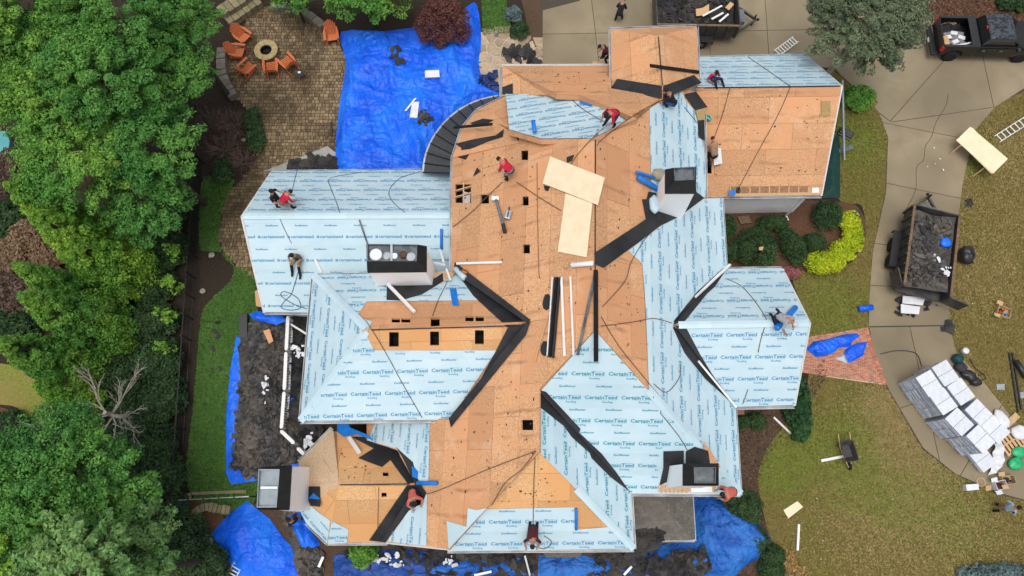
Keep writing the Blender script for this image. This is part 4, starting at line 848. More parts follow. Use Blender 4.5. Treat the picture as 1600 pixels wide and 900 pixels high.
for x, y, r_, lab in ((365, 190, 1.1, 'leafless twiggy shrub in the bed by the seat wall'), (345, 225, 1.2, 'brown twiggy shrub in the middle of the patio bed'), (375, 245, 1.0, 'twiggy shrub at the lower end of the patio bed'), (330, 185, .9, 'twiggy shrub next to the evergreen edge')):
    twiggy('bare_shrub', lab, x, y, 1.2, r_ * 1.05, mat('brown_twig', (.24, .165, .125), (.14, .09, .07), .9, 5), 60, depth=2, thick=.013, group='twiggy shrubs in the patio bed')
for x, y, lab in ((398, 215, 'green shrub on the patio side of the twiggy bed'), (392, 185, 'dark green shrub above the green one at the bed edge'), (345, 265, 'low dark shrub at the lower left of the patio bed')):
    shrub('bed_shrub', lab, x, y, .7, .55, .8, L_DARK, n=60, per=50, size=.07, lobe=.22)

for x, y, r_, lab in ((1575, 2, .5, 'small dark shrub in the red mulch at the top right'), (1598, 6, .4, 'dark shrub at the top right corner of the photo')):
    shrub('bed_shrub', lab, x, y, .7, r_, r_, L_DARK, n=30, per=60, size=.06, lobe=.2)
def np_inside(X, Y, ring):
    r = np.zeros(len(X), bool); j = len(ring) - 1
    for i in range(len(ring)):
        xi, yi = ring[i][:2]; xj, yj = ring[j][:2]; k = ((yi > Y) != (yj > Y)) & (X < (xj - xi) * (Y - yi) / ((yj - yi) or 1e-9) + xi); r ^= k; j = i
    return r
def tufts(label, ring, n, m, size, excl=(), z=.03, blobs=None, name='grass_tufts'):
    R_ = np.array([p[:2] for p in ring])
    if blobs:
        c = np.array([[*W(x, y)[:2], s_] for x, y, s_ in blobs]); k = RNG.integers(0, len(c), n); X = c[k, 0] + RNG.normal(size=n) * c[k, 2]; Y = c[k, 1] + RNG.normal(size=n) * c[k, 2]
    else: X = RNG.uniform(R_[:, 0].min(), R_[:, 0].max(), n); Y = RNG.uniform(R_[:, 1].min(), R_[:, 1].max(), n)
    ok = np_inside(X, Y, ring)
    for e in excl: ok &= ~np_inside(X, Y, e)
    X, Y = X[ok], Y[ok]; N = len(X); P_ = np.stack([X, Y, np.full(N, z) + RNG.uniform(-.01, .01, N)], 1)
    nrm = RNG.normal(size=(N, 3)) * .5 + np.array([0, 0, 1.0]); nrm /= np.linalg.norm(nrm, axis=1)[:, None]; t = np.cross(nrm, RNG.normal(size=(N, 3))); t /= np.linalg.norm(t, axis=1)[:, None] + 1e-9; b = np.cross(nrm, t); s_ = size * RNG.uniform(.5, 1.5, (N, 1)); t *= s_; b *= s_ * .5
    return tag(link(name, leaf_mesh(name, np.stack([P_ - t, P_ + b, P_ + t, P_ - b], 1).reshape(-1, 3), m)), label, 'grass', kind='stuff')
DRV = [W(x, y)[:2] for x, y in [(1302, 104), (1374, 176), (1386, 215), (1383, 300), (1362, 400), (1356, 500), (1364, 560), (1388, 612), (1440, 702), (1492, 742), (1560, 772), (1660, 800), (1660, 735), (1585, 660), (1530, 592), (1492, 550), (1480, 500), (1488, 420), (1500, 300), (1520, 205), (1560, 160), (1660, 120), (1660, 30), (1450, 30)]]
LWN = gring([(1290, 110), (1375, 90), (1660, 80), (1660, 950), (1210, 950), (1205, 860), (1190, 790), (1185, 740), (1205, 690), (1250, 640), (1262, 600), (1262, 520), (1235, 420), (1260, 425), (1330, 410), (1350, 360), (1345, 320), (1310, 310), (1300, 200)])
BWK = [W(x, y)[:2] for x, y in bw_px]; BED = gring([(1120, 320), (1300, 315), (1345, 330), (1350, 380), (1310, 415), (1235, 425), (1125, 425)])
tufts('thin mixed autumn grass of the front lawn', LWN, 240000, M_TUFT, .05, (DRV, BWK, BED))
tufts('bleached straw grass along the drive and in worn patches', LWN, 38000, M_TUFTS, .05, (DRV, BWK, BED), .038, [(1400, 660, 1.0), (1440, 720, 1.1), (1380, 640, .7), (1390, 700, 1.3), (1430, 760, 1.4), (1550, 350, 1.8), (1540, 450, 1.6), (1420, 830, 1.5), (1340, 840, 1.5), (1520, 830, 1.5), (1580, 250, 1.2)])
tufts('greener grass patches of the front lawn', LWN, 34000, mat('fresh_grass_tuft', (.17, .20, .035), (.135, .17, .028), .95, 2, 6, island=.15), .055, (DRV, BWK, BED), .036, [(1330, 740, 1.0), (1250, 690, .9), (1400, 780, .9), (1480, 790, 1.2), (1340, 680, .8), (1300, 480, 1.0), (1340, 220, .9), (1520, 240, .6), (1220, 740, .7)])
tufts('mown green turf of the back lawn', gring([(316, 283), (345, 280), (366, 282), (350, 320), (343, 360), (346, 392), (362, 412), (395, 424), (402, 470), (400, 780), (298, 772), (302, 640), (309, 560), (316, 490), (334, 465), (358, 442), (366, 421), (352, 396), (322, 392), (312, 380)]), 60000, M_TUFTG, .06)
tufts('mown green turf of the strip at the top', [W(x, y)[:2] for x, y in ((752, -20), (790, -20), (792, 10), (800, 52), (755, 55))], 6000, M_TUFTG, .06)
tufts('bark chips of the beds', [W(x, y)[:2] for x, y in ((1400, -60), (1660, -60), (1660, 34), (1455, 40), (1440, 20))], 14000, mat('bark_chip', (.17, .085, .05), (.06, .032, .02), .95, 6, island=.5), .07, name='bark_chips')
tufts('bark chips of the front bed', gring([(1140, 630), (1235, 630), (1262, 600), (1285, 560), (1290, 590), (1255, 645), (1215, 690), (1190, 740), (1188, 790), (1205, 850), (1212, 960), (1100, 960), (1140, 760)]), 16000, mat('brown_chip', (.13, .08, .052), (.05, .03, .02), .95, 6, island=.5), .06, name='bark_chips')
# ------------------------------------------------ tarps and rubbish
def tarp(label, px, m, h0=.12, amp=.09, name='tarp', anchors=(), dirs=((20, 1.6), (75, 1.3)), bumps=(), step=.11, z0=.05, group='blue tarps spread round the house', z=.15, sag=.5, big=False):
    ring = [tuple(W(x, y, z)[:2]) for x, y in px]; ring = smooth_ring(ring, 3) if big else ring; seed = random.random() * 50
    an = [W(*a) for a in anchors]; bs = [(W(x, y, .3), r_, h_) for x, y, r_, h_ in bumps]
    def hf(x, y):
        d = min(1, edge_dist((x, y), ring) / sag); v = 0
        for a_, f_ in dirs:
            c_, s_ = math.cos(R(a_)), math.sin(R(a_)); q = x * c_ + y * s_; r_ = -x * s_ + y * c_
            q += .35 * noise.noise(Vector((x * .5, y * .5, seed)))
            v += (1 - abs(noise.noise(Vector((q * f_, r_ * .28, seed + a_)))) * 2.6) * .6 + (.5 - abs(noise.noise(Vector((q * f_ * 2.7, r_ * .6, seed + a_ + 5)))) * 2) * .4
        for p in an:
            t = math.atan2(y - p.y, x - p.x); L = math.hypot(x - p.x, y - p.y); v += (1 - abs(noise.noise(Vector((math.cos(t) * 5, math.sin(t) * 5, L * .12 + seed)))) * 2.6) * min(1, L / 1.5) * .9
        gx = min((x * .97 + y * .24 + seed) % 1.25, 1.25 - (x * .97 + y * .24 + seed) % 1.25); gy = min((y * .97 - x * .24) % 1.4, 1.4 - (y * .97 - x * .24) % 1.4)
        v -= .35 * (math.exp(-(gx / .08) ** 2) + math.exp(-(gy / .08) ** 2))
        v += .5 * noise.noise(Vector((x * .8, y * .8, seed + 9))) + .16 * abs(noise.noise(Vector((x * 4, y * 4, seed))))
        hb = sum(h_ * math.exp(-((x - p.x) ** 2 + (y - p.y) ** 2) / (2 * r_ * r_)) for p, r_, h_ in bs)
        return z0 + d * (h0 + amp * v + hb) + .02 * abs(noise.noise(Vector((x * 3, y * 3, 2))))
    o = surf(name, ring, hf, m, step); tag(o, label, 'tarp', group); return hf
BIGT = tarp('big bright blue tarp over the patio beside the curved metal roof', [(532, 48), (600, 47), (655, 40), (690, 40), (730, 8), (745, 6), (752, 60), (748, 100), (760, 130), (785, 148), (740, 160), (700, 190), (672, 230), (664, 262), (600, 266), (528, 265), (524, 225), (530, 160), (540, 95)], M_TARP, .16, .13, anchors=((690, 290), (545, 80)), dirs=((15, 1.3), (80, 1.1)), bumps=((590, 85, .9, .45), (575, 110, .3, .25), (700, 95, .9, .35), (640, 120, .6, .2), (665, 165, .5, .2)), step=.085, big=True)
tarp('smooth bright blue tarp at the south-west corner beside the chimney', [(385, 782), (400, 795), (420, 810), (440, 838), (460, 860), (470, 905), (372, 905), (350, 868), (328, 834), (355, 805)], M_TARP, .35, .07, anchors=((430, 930),), dirs=((60, 1.4),), sag=.9)
tarp('crumpled blue tarp between the south-west tarp and the turret', [(448, 798), (470, 800), (485, 830), (500, 850), (490, 862), (470, 858), (455, 830)], M_TARP, .2, .16, dirs=((30, 2.5), (100, 2.2)), sag=.25, step=.1)
tarp('blue tarp with shade painted navy into its colour below the turret eave', [(520, 868), (560, 860), (640, 858), (690, 866), (700, 905), (520, 905)], mat('tarp_painted_shade', (.015, .07, .32), (.01, .045, .22), .45, 2, 5, spec=.3, crease=1.3), .15, .12, dirs=((80, 1.6), (10, 1.2)))  # darker tarp colour has the shade under the eave painted in
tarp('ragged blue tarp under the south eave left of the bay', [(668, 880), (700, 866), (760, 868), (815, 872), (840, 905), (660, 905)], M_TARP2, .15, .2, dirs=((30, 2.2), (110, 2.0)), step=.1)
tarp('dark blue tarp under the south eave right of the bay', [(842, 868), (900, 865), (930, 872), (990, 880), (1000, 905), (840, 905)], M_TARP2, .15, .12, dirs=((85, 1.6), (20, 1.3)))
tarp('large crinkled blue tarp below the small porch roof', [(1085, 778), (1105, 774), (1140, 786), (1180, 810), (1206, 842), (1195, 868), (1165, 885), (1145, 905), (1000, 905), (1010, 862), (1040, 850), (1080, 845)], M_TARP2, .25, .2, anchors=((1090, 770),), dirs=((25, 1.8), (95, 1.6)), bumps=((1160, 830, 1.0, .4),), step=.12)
tarp('torn blue tarp under the shingle heap beside the back lawn', [(368, 525), (392, 528), (470, 530), (485, 660), (470, 730), (430, 745), (395, 752), (360, 757), (352, 740), (352, 650), (358, 580)], M_TARP, .06, .05, dirs=((0, 2.2),), sag=.2, step=.16)
tarp('flattened blue tarp folded on the brick walk', [(1260, 545), (1272, 533), (1290, 530), (1318, 522), (1340, 520), (1346, 524), (1334, 532), (1330, 541), (1312, 543), (1303, 551), (1290, 556), (1276, 557)], M_TARP, .08, .13, dirs=((105, 2.4), (40, 3)), sag=.15, step=.06)
tarp('smaller blue tarp heap on the brick walk beside the dark plant', [(1322, 545), (1340, 535), (1357, 533), (1350, 555), (1328, 567), (1320, 552)], M_TARP, .1, .14, dirs=((40, 2.4), (120, 3)), sag=.15, step=.06)
tarp('pale underside flap of tarp on the brick walk', [(1306, 560), (1320, 554), (1325, 567)], mat('silver_tarp', (.45, .55, .65), None, .4), .08, .04, sag=.1, step=.06)
tarp('dark green netting hanging beside the garage gable', [(1287, 250), (1312, 200), (1314, 230), (1314, 308), (1285, 308)], mat('green_net', (.008, .05, .045), (.005, .035, .03), .7, 6), .3, .06, name='debris_net', group='nets')
def heap(label, px, hf, n, m, size=.22, name='shingle_debris', z=0.15, tilt=.5, white=0):
    ring = [tuple(W(x, y, z)[:2]) for x, y in px]; xs = [p[0] for p in ring]; ys = [p[1] for p in ring]; mb = MB(); k = 0
    while k < n:
        x, y = random.uniform(min(xs), max(xs)), random.uniform(min(ys), max(ys))
        if not inside((x, y), ring): continue
        d = edge_dist((x, y), ring)
        if d < .35 and random.random() > d / .35 * .8 + .15: continue
        k += 1; c = Vector((x, y, hf(x, y, d) + random.uniform(0, .1))); M_ = Matrix.Translation(c) @ Matrix.Rotation(random.random() * 6.28, 4, 'Z') @ Matrix.Rotation(random.gauss(0, tilt * .5), 4, 'X') @ Matrix.Rotation(random.gauss(0, tilt * .5), 4, 'Y')
        s_ = size * random.uniform(.4, 1.5); q = random.choice((4, 4, 4, 5, 6)); bend = random.uniform(-.2, .2)
        a0 = .785 + random.uniform(-.15, .15); pts = [M_ @ Vector((math.cos(a0 + i * 6.283 / q) * s_ * random.uniform(.85, 1.08) * 1.35, math.sin(a0 + i * 6.283 / q) * s_ * random.uniform(.85, 1.05) * .75, bend * s_ * math.cos(a0 + i * 12.57 / q))) for i in range(q)]
        mb.prism(pts, M_.to_3x3() @ Vector((0, 0, .012)))
    return tag(mb.build(name, m), label, 'debris', kind='stuff')
mnd = lambda h: (lambda x, y, d: .12 + h * min(1, d / 1.3) * (.7 + .5 * noise.noise(Vector((x * .9, y * .9, 3)))))
heap('big heap of torn brown-black shingles between the lawn and the white railing', [(375, 535), (395, 500), (440, 498), (455, 520), (452, 640), (475, 690), (468, 715), (430, 738), (395, 745), (365, 728), (372, 650), (378, 590)], mnd(.6), 2600, M_SCRAP, .2, tilt=.5)
surf('heap_core', gring([(385, 530), (440, 505), (450, 560), (448, 640), (465, 700), (420, 735), (385, 725), (380, 620)]), lambda x, y: .28 + .35 * noise.noise(Vector((x * .8, y * .8, 1))) ** 2, M_SCRAP, .3); tag(bpy.data.objects['heap_core'], 'packed core of the shingle heap beside the railing', 'debris', kind='stuff')
heap('shingle scraps and rubbish between the railing and the west wing', [(452, 500), (488, 495), (484, 650), (505, 670), (480, 700), (455, 660)], mnd(.35), 330, M_SCRAPD, .22)
heap('torn black shingles lying over the porch roof edge', [(988, 812), (1025, 810), (1045, 822), (1035, 840), (1010, 862), (985, 880), (975, 850)], lambda x, y, d: 2.5 + .25 * d, 110, M_SCRAPD, .24, z=2.6, tilt=.2)
heap('shingle scraps strewn below the south eave', [(930, 868), (1000, 862), (1060, 870), (1070, 905), (905, 905), (925, 880)], mnd(.2), 110, M_SCRAPD, .2, tilt=.3)
heap('shingle scraps on the crinkled tarp by the porch', [(1010, 878), (1050, 862), (1100, 860), (1110, 885), (1070, 905), (1010, 905)], lambda x, y, d: .55 + .1 * d, 150, M_SCRAPD, .22)
heap('dark rubbish below the turret and south eave', [(540, 862), (700, 860), (720, 880), (690, 905), (640, 895), (600, 880), (545, 890)], mnd(.2), 110, M_SCRAPD, .2, tilt=.3)
heap('rubbish under the eave left of the bay', [(700, 862), (830, 864), (845, 890), (830, 905), (770, 905), (690, 900)], mnd(.2), 110, M_SCRAPD, .2, tilt=.3)
heap('brown offcuts beside the south-west tarp', [(440, 800), (455, 800), (475, 850), (505, 860), (500, 905), (470, 905), (460, 860)], mnd(.2), 170, M_SCRAP, .2)
heap('torn shingles on the corner of the grey slab below the patio', [(445, 258), (470, 250), (505, 240), (524, 250), (524, 266), (470, 266)], lambda x, y, d: .1, 120, M_SCRAPD, .25, tilt=.12)
heap('scattered shingle flakes on the drive behind the dump trailer', [(1390, 440), (1470, 450), (1470, 500), (1400, 500)], lambda x, y, d: .05, 22, M_SCRAPD, .15, tilt=.05)
heap('shingle flakes on the flagstone walk beside the tarp', [(785, 75), (830, 70), (840, 95), (800, 100)], lambda x, y, d: .05, 70, M_SCRAPD, .2, tilt=.1)
heap('dark crumpled bags beside the big blue tarp corner', [(735, 118), (775, 112), (782, 145), (750, 150)], mnd(.3), 60, M_NAVY, .22)
wh = lambda px, lab, n, z=.4: heap(lab, px, lambda x, y, d: z, n, M_BAGW, .1, 'white_litter', z=z, tilt=.6)
wh([(455, 540), (478, 535), (480, 555), (460, 560)], 'white crumpled paper beside the railing', 16, .8); wh([(475, 680), (492, 672), (494, 700), (478, 700)], 'white crumpled sheet near the turret gutter', 16, .7)
wh([(580, 868), (632, 862), (632, 885), (590, 885)], 'white torn packaging below the turret eave', 20); wh([(690, 870), (710, 860), (712, 885), (695, 885)], 'white cloth scraps under the south eave', 10)
wh([(410, 590), (425, 590), (420, 630), (412, 630)], 'white scraps on the shingle heap', 9, 1.05)
heap('pale litter flecks scattered over the lawn by the drive', [(1500, 250), (1600, 220), (1600, 480), (1495, 500), (1495, 380)], lambda x, y, d: .03, 40, M_BAGW, .018, 'litter_flecks', tilt=.1)
heap('pale litter flecks scattered on the lower lawn', [(1220, 700), (1480, 760), (1550, 800), (1480, 890), (1240, 890)], lambda x, y, d: .03, 18, M_BAGW, .02, 'litter_flecks', tilt=.1)
heap('fallen leaves on the lawn corner at the bottom', [(1205, 860), (1240, 855), (1265, 900), (1215, 900)], lambda x, y, d: .02, 260, mat('fallen_leaf', (.30, .19, .07), (.2, .11, .04), .9, 5, island=.5), .05, 'fallen_leaves', tilt=.2)
# roof crumbs: specks of felt and nails on the boards
def crumbs(s, poly, n, label, size=.038):
    mb = MB(); xs = [p[0] for p in poly]; ys = [p[1] for p in poly]; k = 0
    while k < n:
        x, y = random.uniform(min(xs), max(xs)), random.uniform(min(ys), max(ys))
        if not inside((x, y), poly): continue
        k += 1; c = s.on(x, y, .03); r_ = size * random.uniform(.3, 1.6); a0 = random.random() * 6.28; q = random.choice((3, 4, 5))
        mb.prism([c + (s.b * math.cos(a0 + i * 6.283 / q) * random.uniform(.5, 1.4) + s.u * math.sin(a0 + i * 6.283 / q) * random.uniform(.4, 1)) * r_ for i in range(q)], s.n * .008)
    return tag(mb.build('roof_crumbs', M_SCRAP), label, 'debris', kind='stuff')
crumbs(MW, [(715, 240), (925, 225), (925, 510), (830, 500), (715, 415)], 90, 'dark crumbs on the bare boards round the plywood sheets')
crumbs(MW, [(680, 665), (820, 520), (840, 700), (705, 845), (672, 840)], 60, 'dark crumbs on the bare boards of the south-west slope')
crumbs(ME, [(935, 225), (1015, 180), (1000, 400), (1005, 580), (935, 510)], 55, 'dark crumbs on the bare boards along the ridge')
crumbs(SS, [(840, 715), (740, 790), (890, 788)], 30, 'dark crumbs on the south hip'); crumbs(GS, [(1110, 145), (1305, 140), (1275, 285), (1110, 285)], 50, 'dark crumbs on the garage boards', .04)
crumbs(TN, [(530, 690), (600, 735), (630, 750), (535, 755)], 20, 'dark crumbs on the turret boards', .04); crumbs(MN, [(800, 110), (950, 108), (950, 140), (880, 143)], 25, 'dark crumbs on the north boards')
# dark felt remnants on the round bay
for s_, p, lab in ((MW, [(712, 225), (740, 218), (775, 212), (788, 202), (786, 214), (762, 222), (740, 232), (728, 250), (716, 246), (722, 232)], 'long black felt remnant along the round bay'), (CF[1], [(735, 193), (755, 186), (772, 188), (758, 196), (744, 198)], 'small dark felt remnant near the top of the round bay'),
    (MW, [(800, 208), (812, 205), (811, 222), (806, 214)], 'tiny felt remnant below the blue underlayment'), (MW, [(886, 246), (898, 242), (894, 252), (886, 255)], 'felt scrap beside the upper plywood sheet'), (MW, [(850, 290), (860, 292), (857, 299), (852, 298)], 'felt scrap under the corner of the upper plywood sheet')):
    tag(s_.patch(p, .035, .008).build('felt_remnant', M_MEMB), lab, 'felt scrap', 'felt remnants on the bare boards')
# ------------------------------------------------ loose things on the roof
def lying(s, a, b, w, h, m, name, label, cat, group=None, off=.05, bevel=0):
    A, B = s.on(*a, off + h / 2), s.on(*b, off + h / 2); return tag(MB().bar(A, B, w, h, s.n).build(name, m, None, False, bevel), label, cat, group)
def sheet4(s, px, off, th, m, name, label, cat, group=None):
    mb = MB(); mb.prism([s.p(q, off + th) for q in s.ring(px)], s.n * th); return tag(mb.build(name, m, None, False, .004), label, cat, group)
sheet4(MW, [(862, 246), (947, 279), (936, 322), (850, 288)], .09, .025, M_PLY, 'plywood_sheet', 'upper plywood sheet lying askew on the bare boards', 'plywood', 'plywood sheets on the roof')
sheet4(MW, [(885, 303), (927, 318), (918, 403), (873, 394)], .05, .025, M_PLY, 'plywood_sheet', 'lower upright plywood sheet near the ridge', 'plywood', 'plywood sheets on the roof')
FL = 'flashing lengths laid on the ridge boards'
for a, b, w, h, m, lab in (((865, 434), (857, 556), .05, .05, M_WHITE, 'thin white flashing at the left of the black bundle'), ((869, 434), (859, 558), .06, .06, M_PLAST, 'black flashing, left of the bundle'), ((873, 434), (862, 559), .06, .08, M_BMET, 'black flashing, middle of the bundle'), ((877, 434), (866, 560), .08, .06, M_PLAST, 'black flashing, right of the bundle'), ((879, 434), (884, 557), .09, .05, M_WHITE, 'wide white flashing strip right of the black bundle'), ((893, 433), (898, 556), .07, .05, M_WHITE, 'white flashing strip nearest the tall black bar'), ((861, 485), (837, 566), .05, .05, M_WOOD, 'slanting pale batten left of the bundle'), ((932, 430), (905, 556), .11, .03, M_GMET, 'slanting grey metal strip'), ((934, 424), (934.5, 566), .14, .10, M_BMET, 'tall black metal bar on the ridge')):
    lying(MW, a, b, w, h, m, 'flashing_strip', lab, 'flashing', FL, off=.05 if w < .1 else .1)
for x, y, rx_, ry_, lab in ((855, 473, .22, .34, 'upper black felt pad beside the flashing bundle'), (852, 545, .22, .30, 'lower black felt pad beside the flashing bundle')):
    c = MW.on(x, y, .06); mb = MB(); mb.prism([c + MW.b * math.cos(t * .7) * ry_ * random.uniform(.8, 1.1) + MW.u * math.sin(t * .7) * rx_ * random.uniform(.8, 1.1) for t in range(9)], MW.n * .06); tag(mb.build('felt_pad', M_MEMB, None, False, .01), lab, 'felt pad')
lying(MW, (716, 413), (786, 411), .09, .09, M_WHITE, 'white_board', 'white board lying beside the black valley membrane', 'board'); lying(LN, (602, 444), (648, 492), .13, .08, M_WHITE, 'white_board', 'white board leaning from the big chimney over the boards', 'board', off=.12)
lying(RN, (1085, 468), (1140, 417), .11, .06, M_WHITE, 'white_board', 'white board along the upper east valley', 'board', off=.1); lying(RS, (1090, 562), (1149, 634), .08, .05, M_WHITE, 'white_board', 'thin white strip along the lower east valley', 'board', off=.1)
lying(DE, (1014, 104), (1090, 114), .14, .06, M_BMET, 'black_board', 'black metal strip across the tower roof', 'board', off=.05); lying(MW, (716, 204), (776, 199), .12, .05, M_BMET, 'black_board', 'black metal strip on the round bay', 'board', off=.3)
lying(AS, (493, 404), (503, 424), .09, .06, M_WHITE, 'white_board', 'short white board on the low west wing', 'board'); lying(AS, (562, 343), (575, 381), .07, .05, M_GMET, 'white_board', 'grey pole on the low west wing by the big chimney', 'pole')
lying(TN, (546, 688), (562, 712), .16, .10, M_WHITE, 'white_board', 'short white gutter piece on the turret', 'board', off=.12)
BR = 'blue rolls and wrappers on the roof'
def roll(s, a, b, r_, label, m=None, off=.02, name='blue_roll'):
    mb = MB(); A_, B_ = s.on(*a, off + r_), s.on(*b, off + r_); mb.tube([A_, A_.lerp(B_, .03), A_.lerp(B_, .5), A_.lerp(B_, .97), B_], [r_ * .8, r_, r_ * .96, r_, r_ * .8], 12); return tag(mb.build(name, m or M_BLUEW, None, True), label, 'roll', BR)
def flatw(s, p, label, off=.07):
    return tag(s.patch(p, off, .02).build('blue_wrapper', M_BLUEW), label, 'wrapper', BR)
roll(SS, (900, 793), (900, 826), .06, 'blue roll standing at the end of the south underlayment strip'); roll(MW, (845, 198), (848, 216), .09, 'blue roll under the edge of the northern underlayment', off=.5)
roll(RN, (1212, 518), (1242, 484), .12, 'blue roll held by the worker on the east wing'); roll(AS, (690, 357), (690, 389), .07, 'blue strip standing against the main wall by the big chimney')
flatw(LN, [(703, 453), (713, 452), (717, 479), (707, 478)], 'blue wrapper beside the west valley'); roll(MW, (655, 755), (686, 755), .09, 'blue roll beside the turret valley')
flatw(TW, [(484, 779), (492, 770), (503, 780)], 'small blue wrapper on the dark patch by the turret chimney'); flatw(TS, [(648, 775), (655, 772), (663, 790), (652, 792)], 'blue jeans-coloured wrapper at the turret valley', .3)
flatw(GS, E_(1136, 296, 1146, 305), 'blue wrapper at the garage eave beside the open rafters', .3); flatw(MW, [(645, 728), (655, 737), (654, 748), (646, 745)], 'blue wrapper in the notch above the turret valley')
flatw(NB, [(904, 157), (915, 161), (927, 164), (924, 168), (907, 164)], 'torn blue wrapper on the northern underlayment'); flatw(MW, [(540, 664), (556, 660), (560, 670), (590, 682), (596, 690), (570, 680), (550, 684), (540, 676)], 'blue wrapper strip below the west wing eave', .5)
roll(ME, (990, 271), (1018, 280), .07, 'thin blue bundle pointing at the stucco chimney', off=.1); roll(ME, (992, 279), (1026, 299), .12, 'thick blue bundle under the thin one by the chimney', off=.05)
def bag(s, x, y, rx_, ry_, rz_, m, name, label, cat, off=0, rot=0):
    c = s.on(x, y, off) if s else W(x, y, off); mb = MB(); vs = []; n_, k_ = 12, 6
    for j in range(k_ + 1):
        t = math.pi * j / k_
        for i in range(n_):
            a = 2 * math.pi * i / n_; w_ = 1 + .22 * noise.noise(Vector((math.cos(a) * 1.5 + x, math.sin(a) * 1.5 + y, t * 1.3))); vs.append(c + Matrix.Rotation(rot, 3, 'Z') @ Vector((math.cos(a) * math.sin(t) * rx_ * w_, math.sin(a) * math.sin(t) * ry_ * w_, rz_ * (1 + math.cos(t)) * w_)))
    mb.add(vs, [(j * n_ + i, j * n_ + (i + 1) % n_, (j + 1) * n_ + (i + 1) % n_, (j + 1) * n_ + i) for j in range(k_) for i in range(n_)]); return tag(mb.build(name, m, None, True), label, cat)
bag(ME, 1027, 277, .3, .28, .22, mat('canvas', (.36, .33, .24), (.28, .25, .17), .9, 5), 'canvas_bag', 'tan canvas bag beside the stucco chimney', 'bag'); bag(ME, 1020, 322, .22, .42, .14, M_FELT, 'crumpled_underlayment', 'crumpled pale blue underlayment at the foot of the stucco chimney', 'underlayment', .05)
roll(LN, (712, 428), (727, 443), .13, 'pale roll of underlayment in the west valley', M_FELT, .15, 'felt_roll'); roll(MW, (896, 416), (930, 413), .1, 'white roll at the lower end of the ridge membrane', M_WHITE, .05, 'felt_roll')
def gadget(s, x, y, label, m1, m2, name, k=1.0):
    c = s.on(x, y, 0); e = empty(name, label, 'tool', c, random.random() * 3); mb = MB(); mb.box(-.16 * k, .16 * k, -.11 * k, .11 * k, 0, .2 * k); mb.build('body', m1, e, bevel=.03); MB().tube([(-.12 * k, 0, .2 * k), (0, 0, .3 * k), (.12 * k, 0, .2 * k)], .02, 6).build('handle', m2, e); MB().tube([(.16 * k, 0, .06), (.34 * k, .05, .05)], .03, 6).build('nozzle', m2, e); return e
gadget(MW, 794, 338, 'grey metal vent box next to the leaning blue-grey pipe', M_GALV, M_PLAST, 'vent_box', 1.2); gadget(MW, 885, 416, 'wooden handled tool by the white roll', M_WOOD, M_WOOD, 'hand_tool', .7); gadget(GS, 1153, 298, 'small black tool at the garage eave', M_PLAST, M_PLAST, 'nail_gun', .8)
gadget(LN, 702, 432, 'jumble of tools beside the big chimney', M_CARD, M_WOOD, 'tool_heap', 1.1); gadget(MW, 727, 425, 'small orange tool at the top of the west valley', mat('orange_tool', (.5, .16, .05), None, .5), M_PLAST, 'nail_gun', .8); gadget(GS, 1106, 186, 'turquoise nail gun coil beside the tan insulation', mat('turquoise', (.1, .55, .45), None, .5), M_PLAST, 'nail_gun', .9)
c = MW.on(777, 314, .08); e = empty('vent_pipe', 'blue-grey pipe with white cap lying on the west boards', 'pipe', c); MB().tube([(0, 0, .06), MW.on(789, 352, .14) - c], .07, 10).build('pipe', M_GMET, e); MB().tube([MW.on(789, 352, .14) - c, MW.on(792, 365, .14) - c], .085, 10).build('cap', M_PLAST, e); MB().box(-.2, .12, -.03, .16, 0, .12).build('elbow', M_WHITE, e, bevel=.02)
for i, (a, b) in enumerate((((688, 398), (694, 418)), ((680, 419), (696, 422)), ((698, 428), (704, 445)))): lying(LN, a, b, .09, .06, M_WHITE, 'short_batten', ('upper', 'middle', 'lowest')[i] + ' pale batten of the tool jumble by the big chimney', 'batten', off=.25)
sheet4(GS, [(1113, 230), (1124, 231), (1126, 255), (1113, 258)], .25, .02, M_BAGW, 'white_board', 'white sheet leaning beside the kneeling worker on the garage', 'sheet')
tag(GS.patch(E_(1283, 158, 1297, 181), .04, .05).build('straw_mat', mat('straw_mat', (.42, .30, .14), (.28, .19, .08), .95, 14)), 'square straw mat on the garage roof near the gable', 'mat')
def rope(pts, label, r_=.016, m=None, off=.05, cat='rope', group='safety ropes and hoses across the roof'):
    q = []
    for s, p in pts:
        if q and len(p) > 1: pass
        for x in smooth_ring(p, 5, False): q.append(s.on(*x, off) if s else W(*x, off))
    return tag(MB().tube(q, r_, 5).build('rope', m or M_ROPE), label, cat, group)
rope([(MW, [(838, 705), (760, 735), (690, 765), (668, 772)])], 'rope from the south hip top to the turret worker'); rope([(MW, [(838, 706), (815, 735), (790, 755), (770, 790)])], 'curling rope lying left of the south hip')
rope([(SS, [(836, 712), (834, 760), (833, 820)])], 'rope running straight down the south hip to the dark-clothed worker'); rope([(LS, [(572, 500), (600, 545), (630, 600), (660, 652)])], 'rope running down over the west wing to its south eave')
rope([(LN, [(700, 440), (685, 470), (676, 495)])], 'short rope below the big chimney'); rope([(AS, [(438, 342), (446, 360), (456, 380)])], 'rope between the workers on the low west wing', m=M_BROPE)
rope([(AS, [(470, 410), (462, 440), (455, 460), (445, 470), (440, 480), (455, 484), (470, 480), (465, 465), (445, 455), (440, 462), (460, 475), (480, 482)])], 'coiled hose at the corner of the low west wing', .02, M_BROPE, cat='hose')
rope([(AN, [(575, 270), (555, 272), (516, 280), (517, 295), (525, 315), (532, 336)])], 'hose curling over the north slope of the low west wing', .018, M_BROPE, cat='hose'); rope([(AN, [(655, 270), (625, 280), (608, 300), (615, 318), (634, 334)])], 'second hose on the low west wing nearer the main wall', .018, M_BROPE, cat='hose')
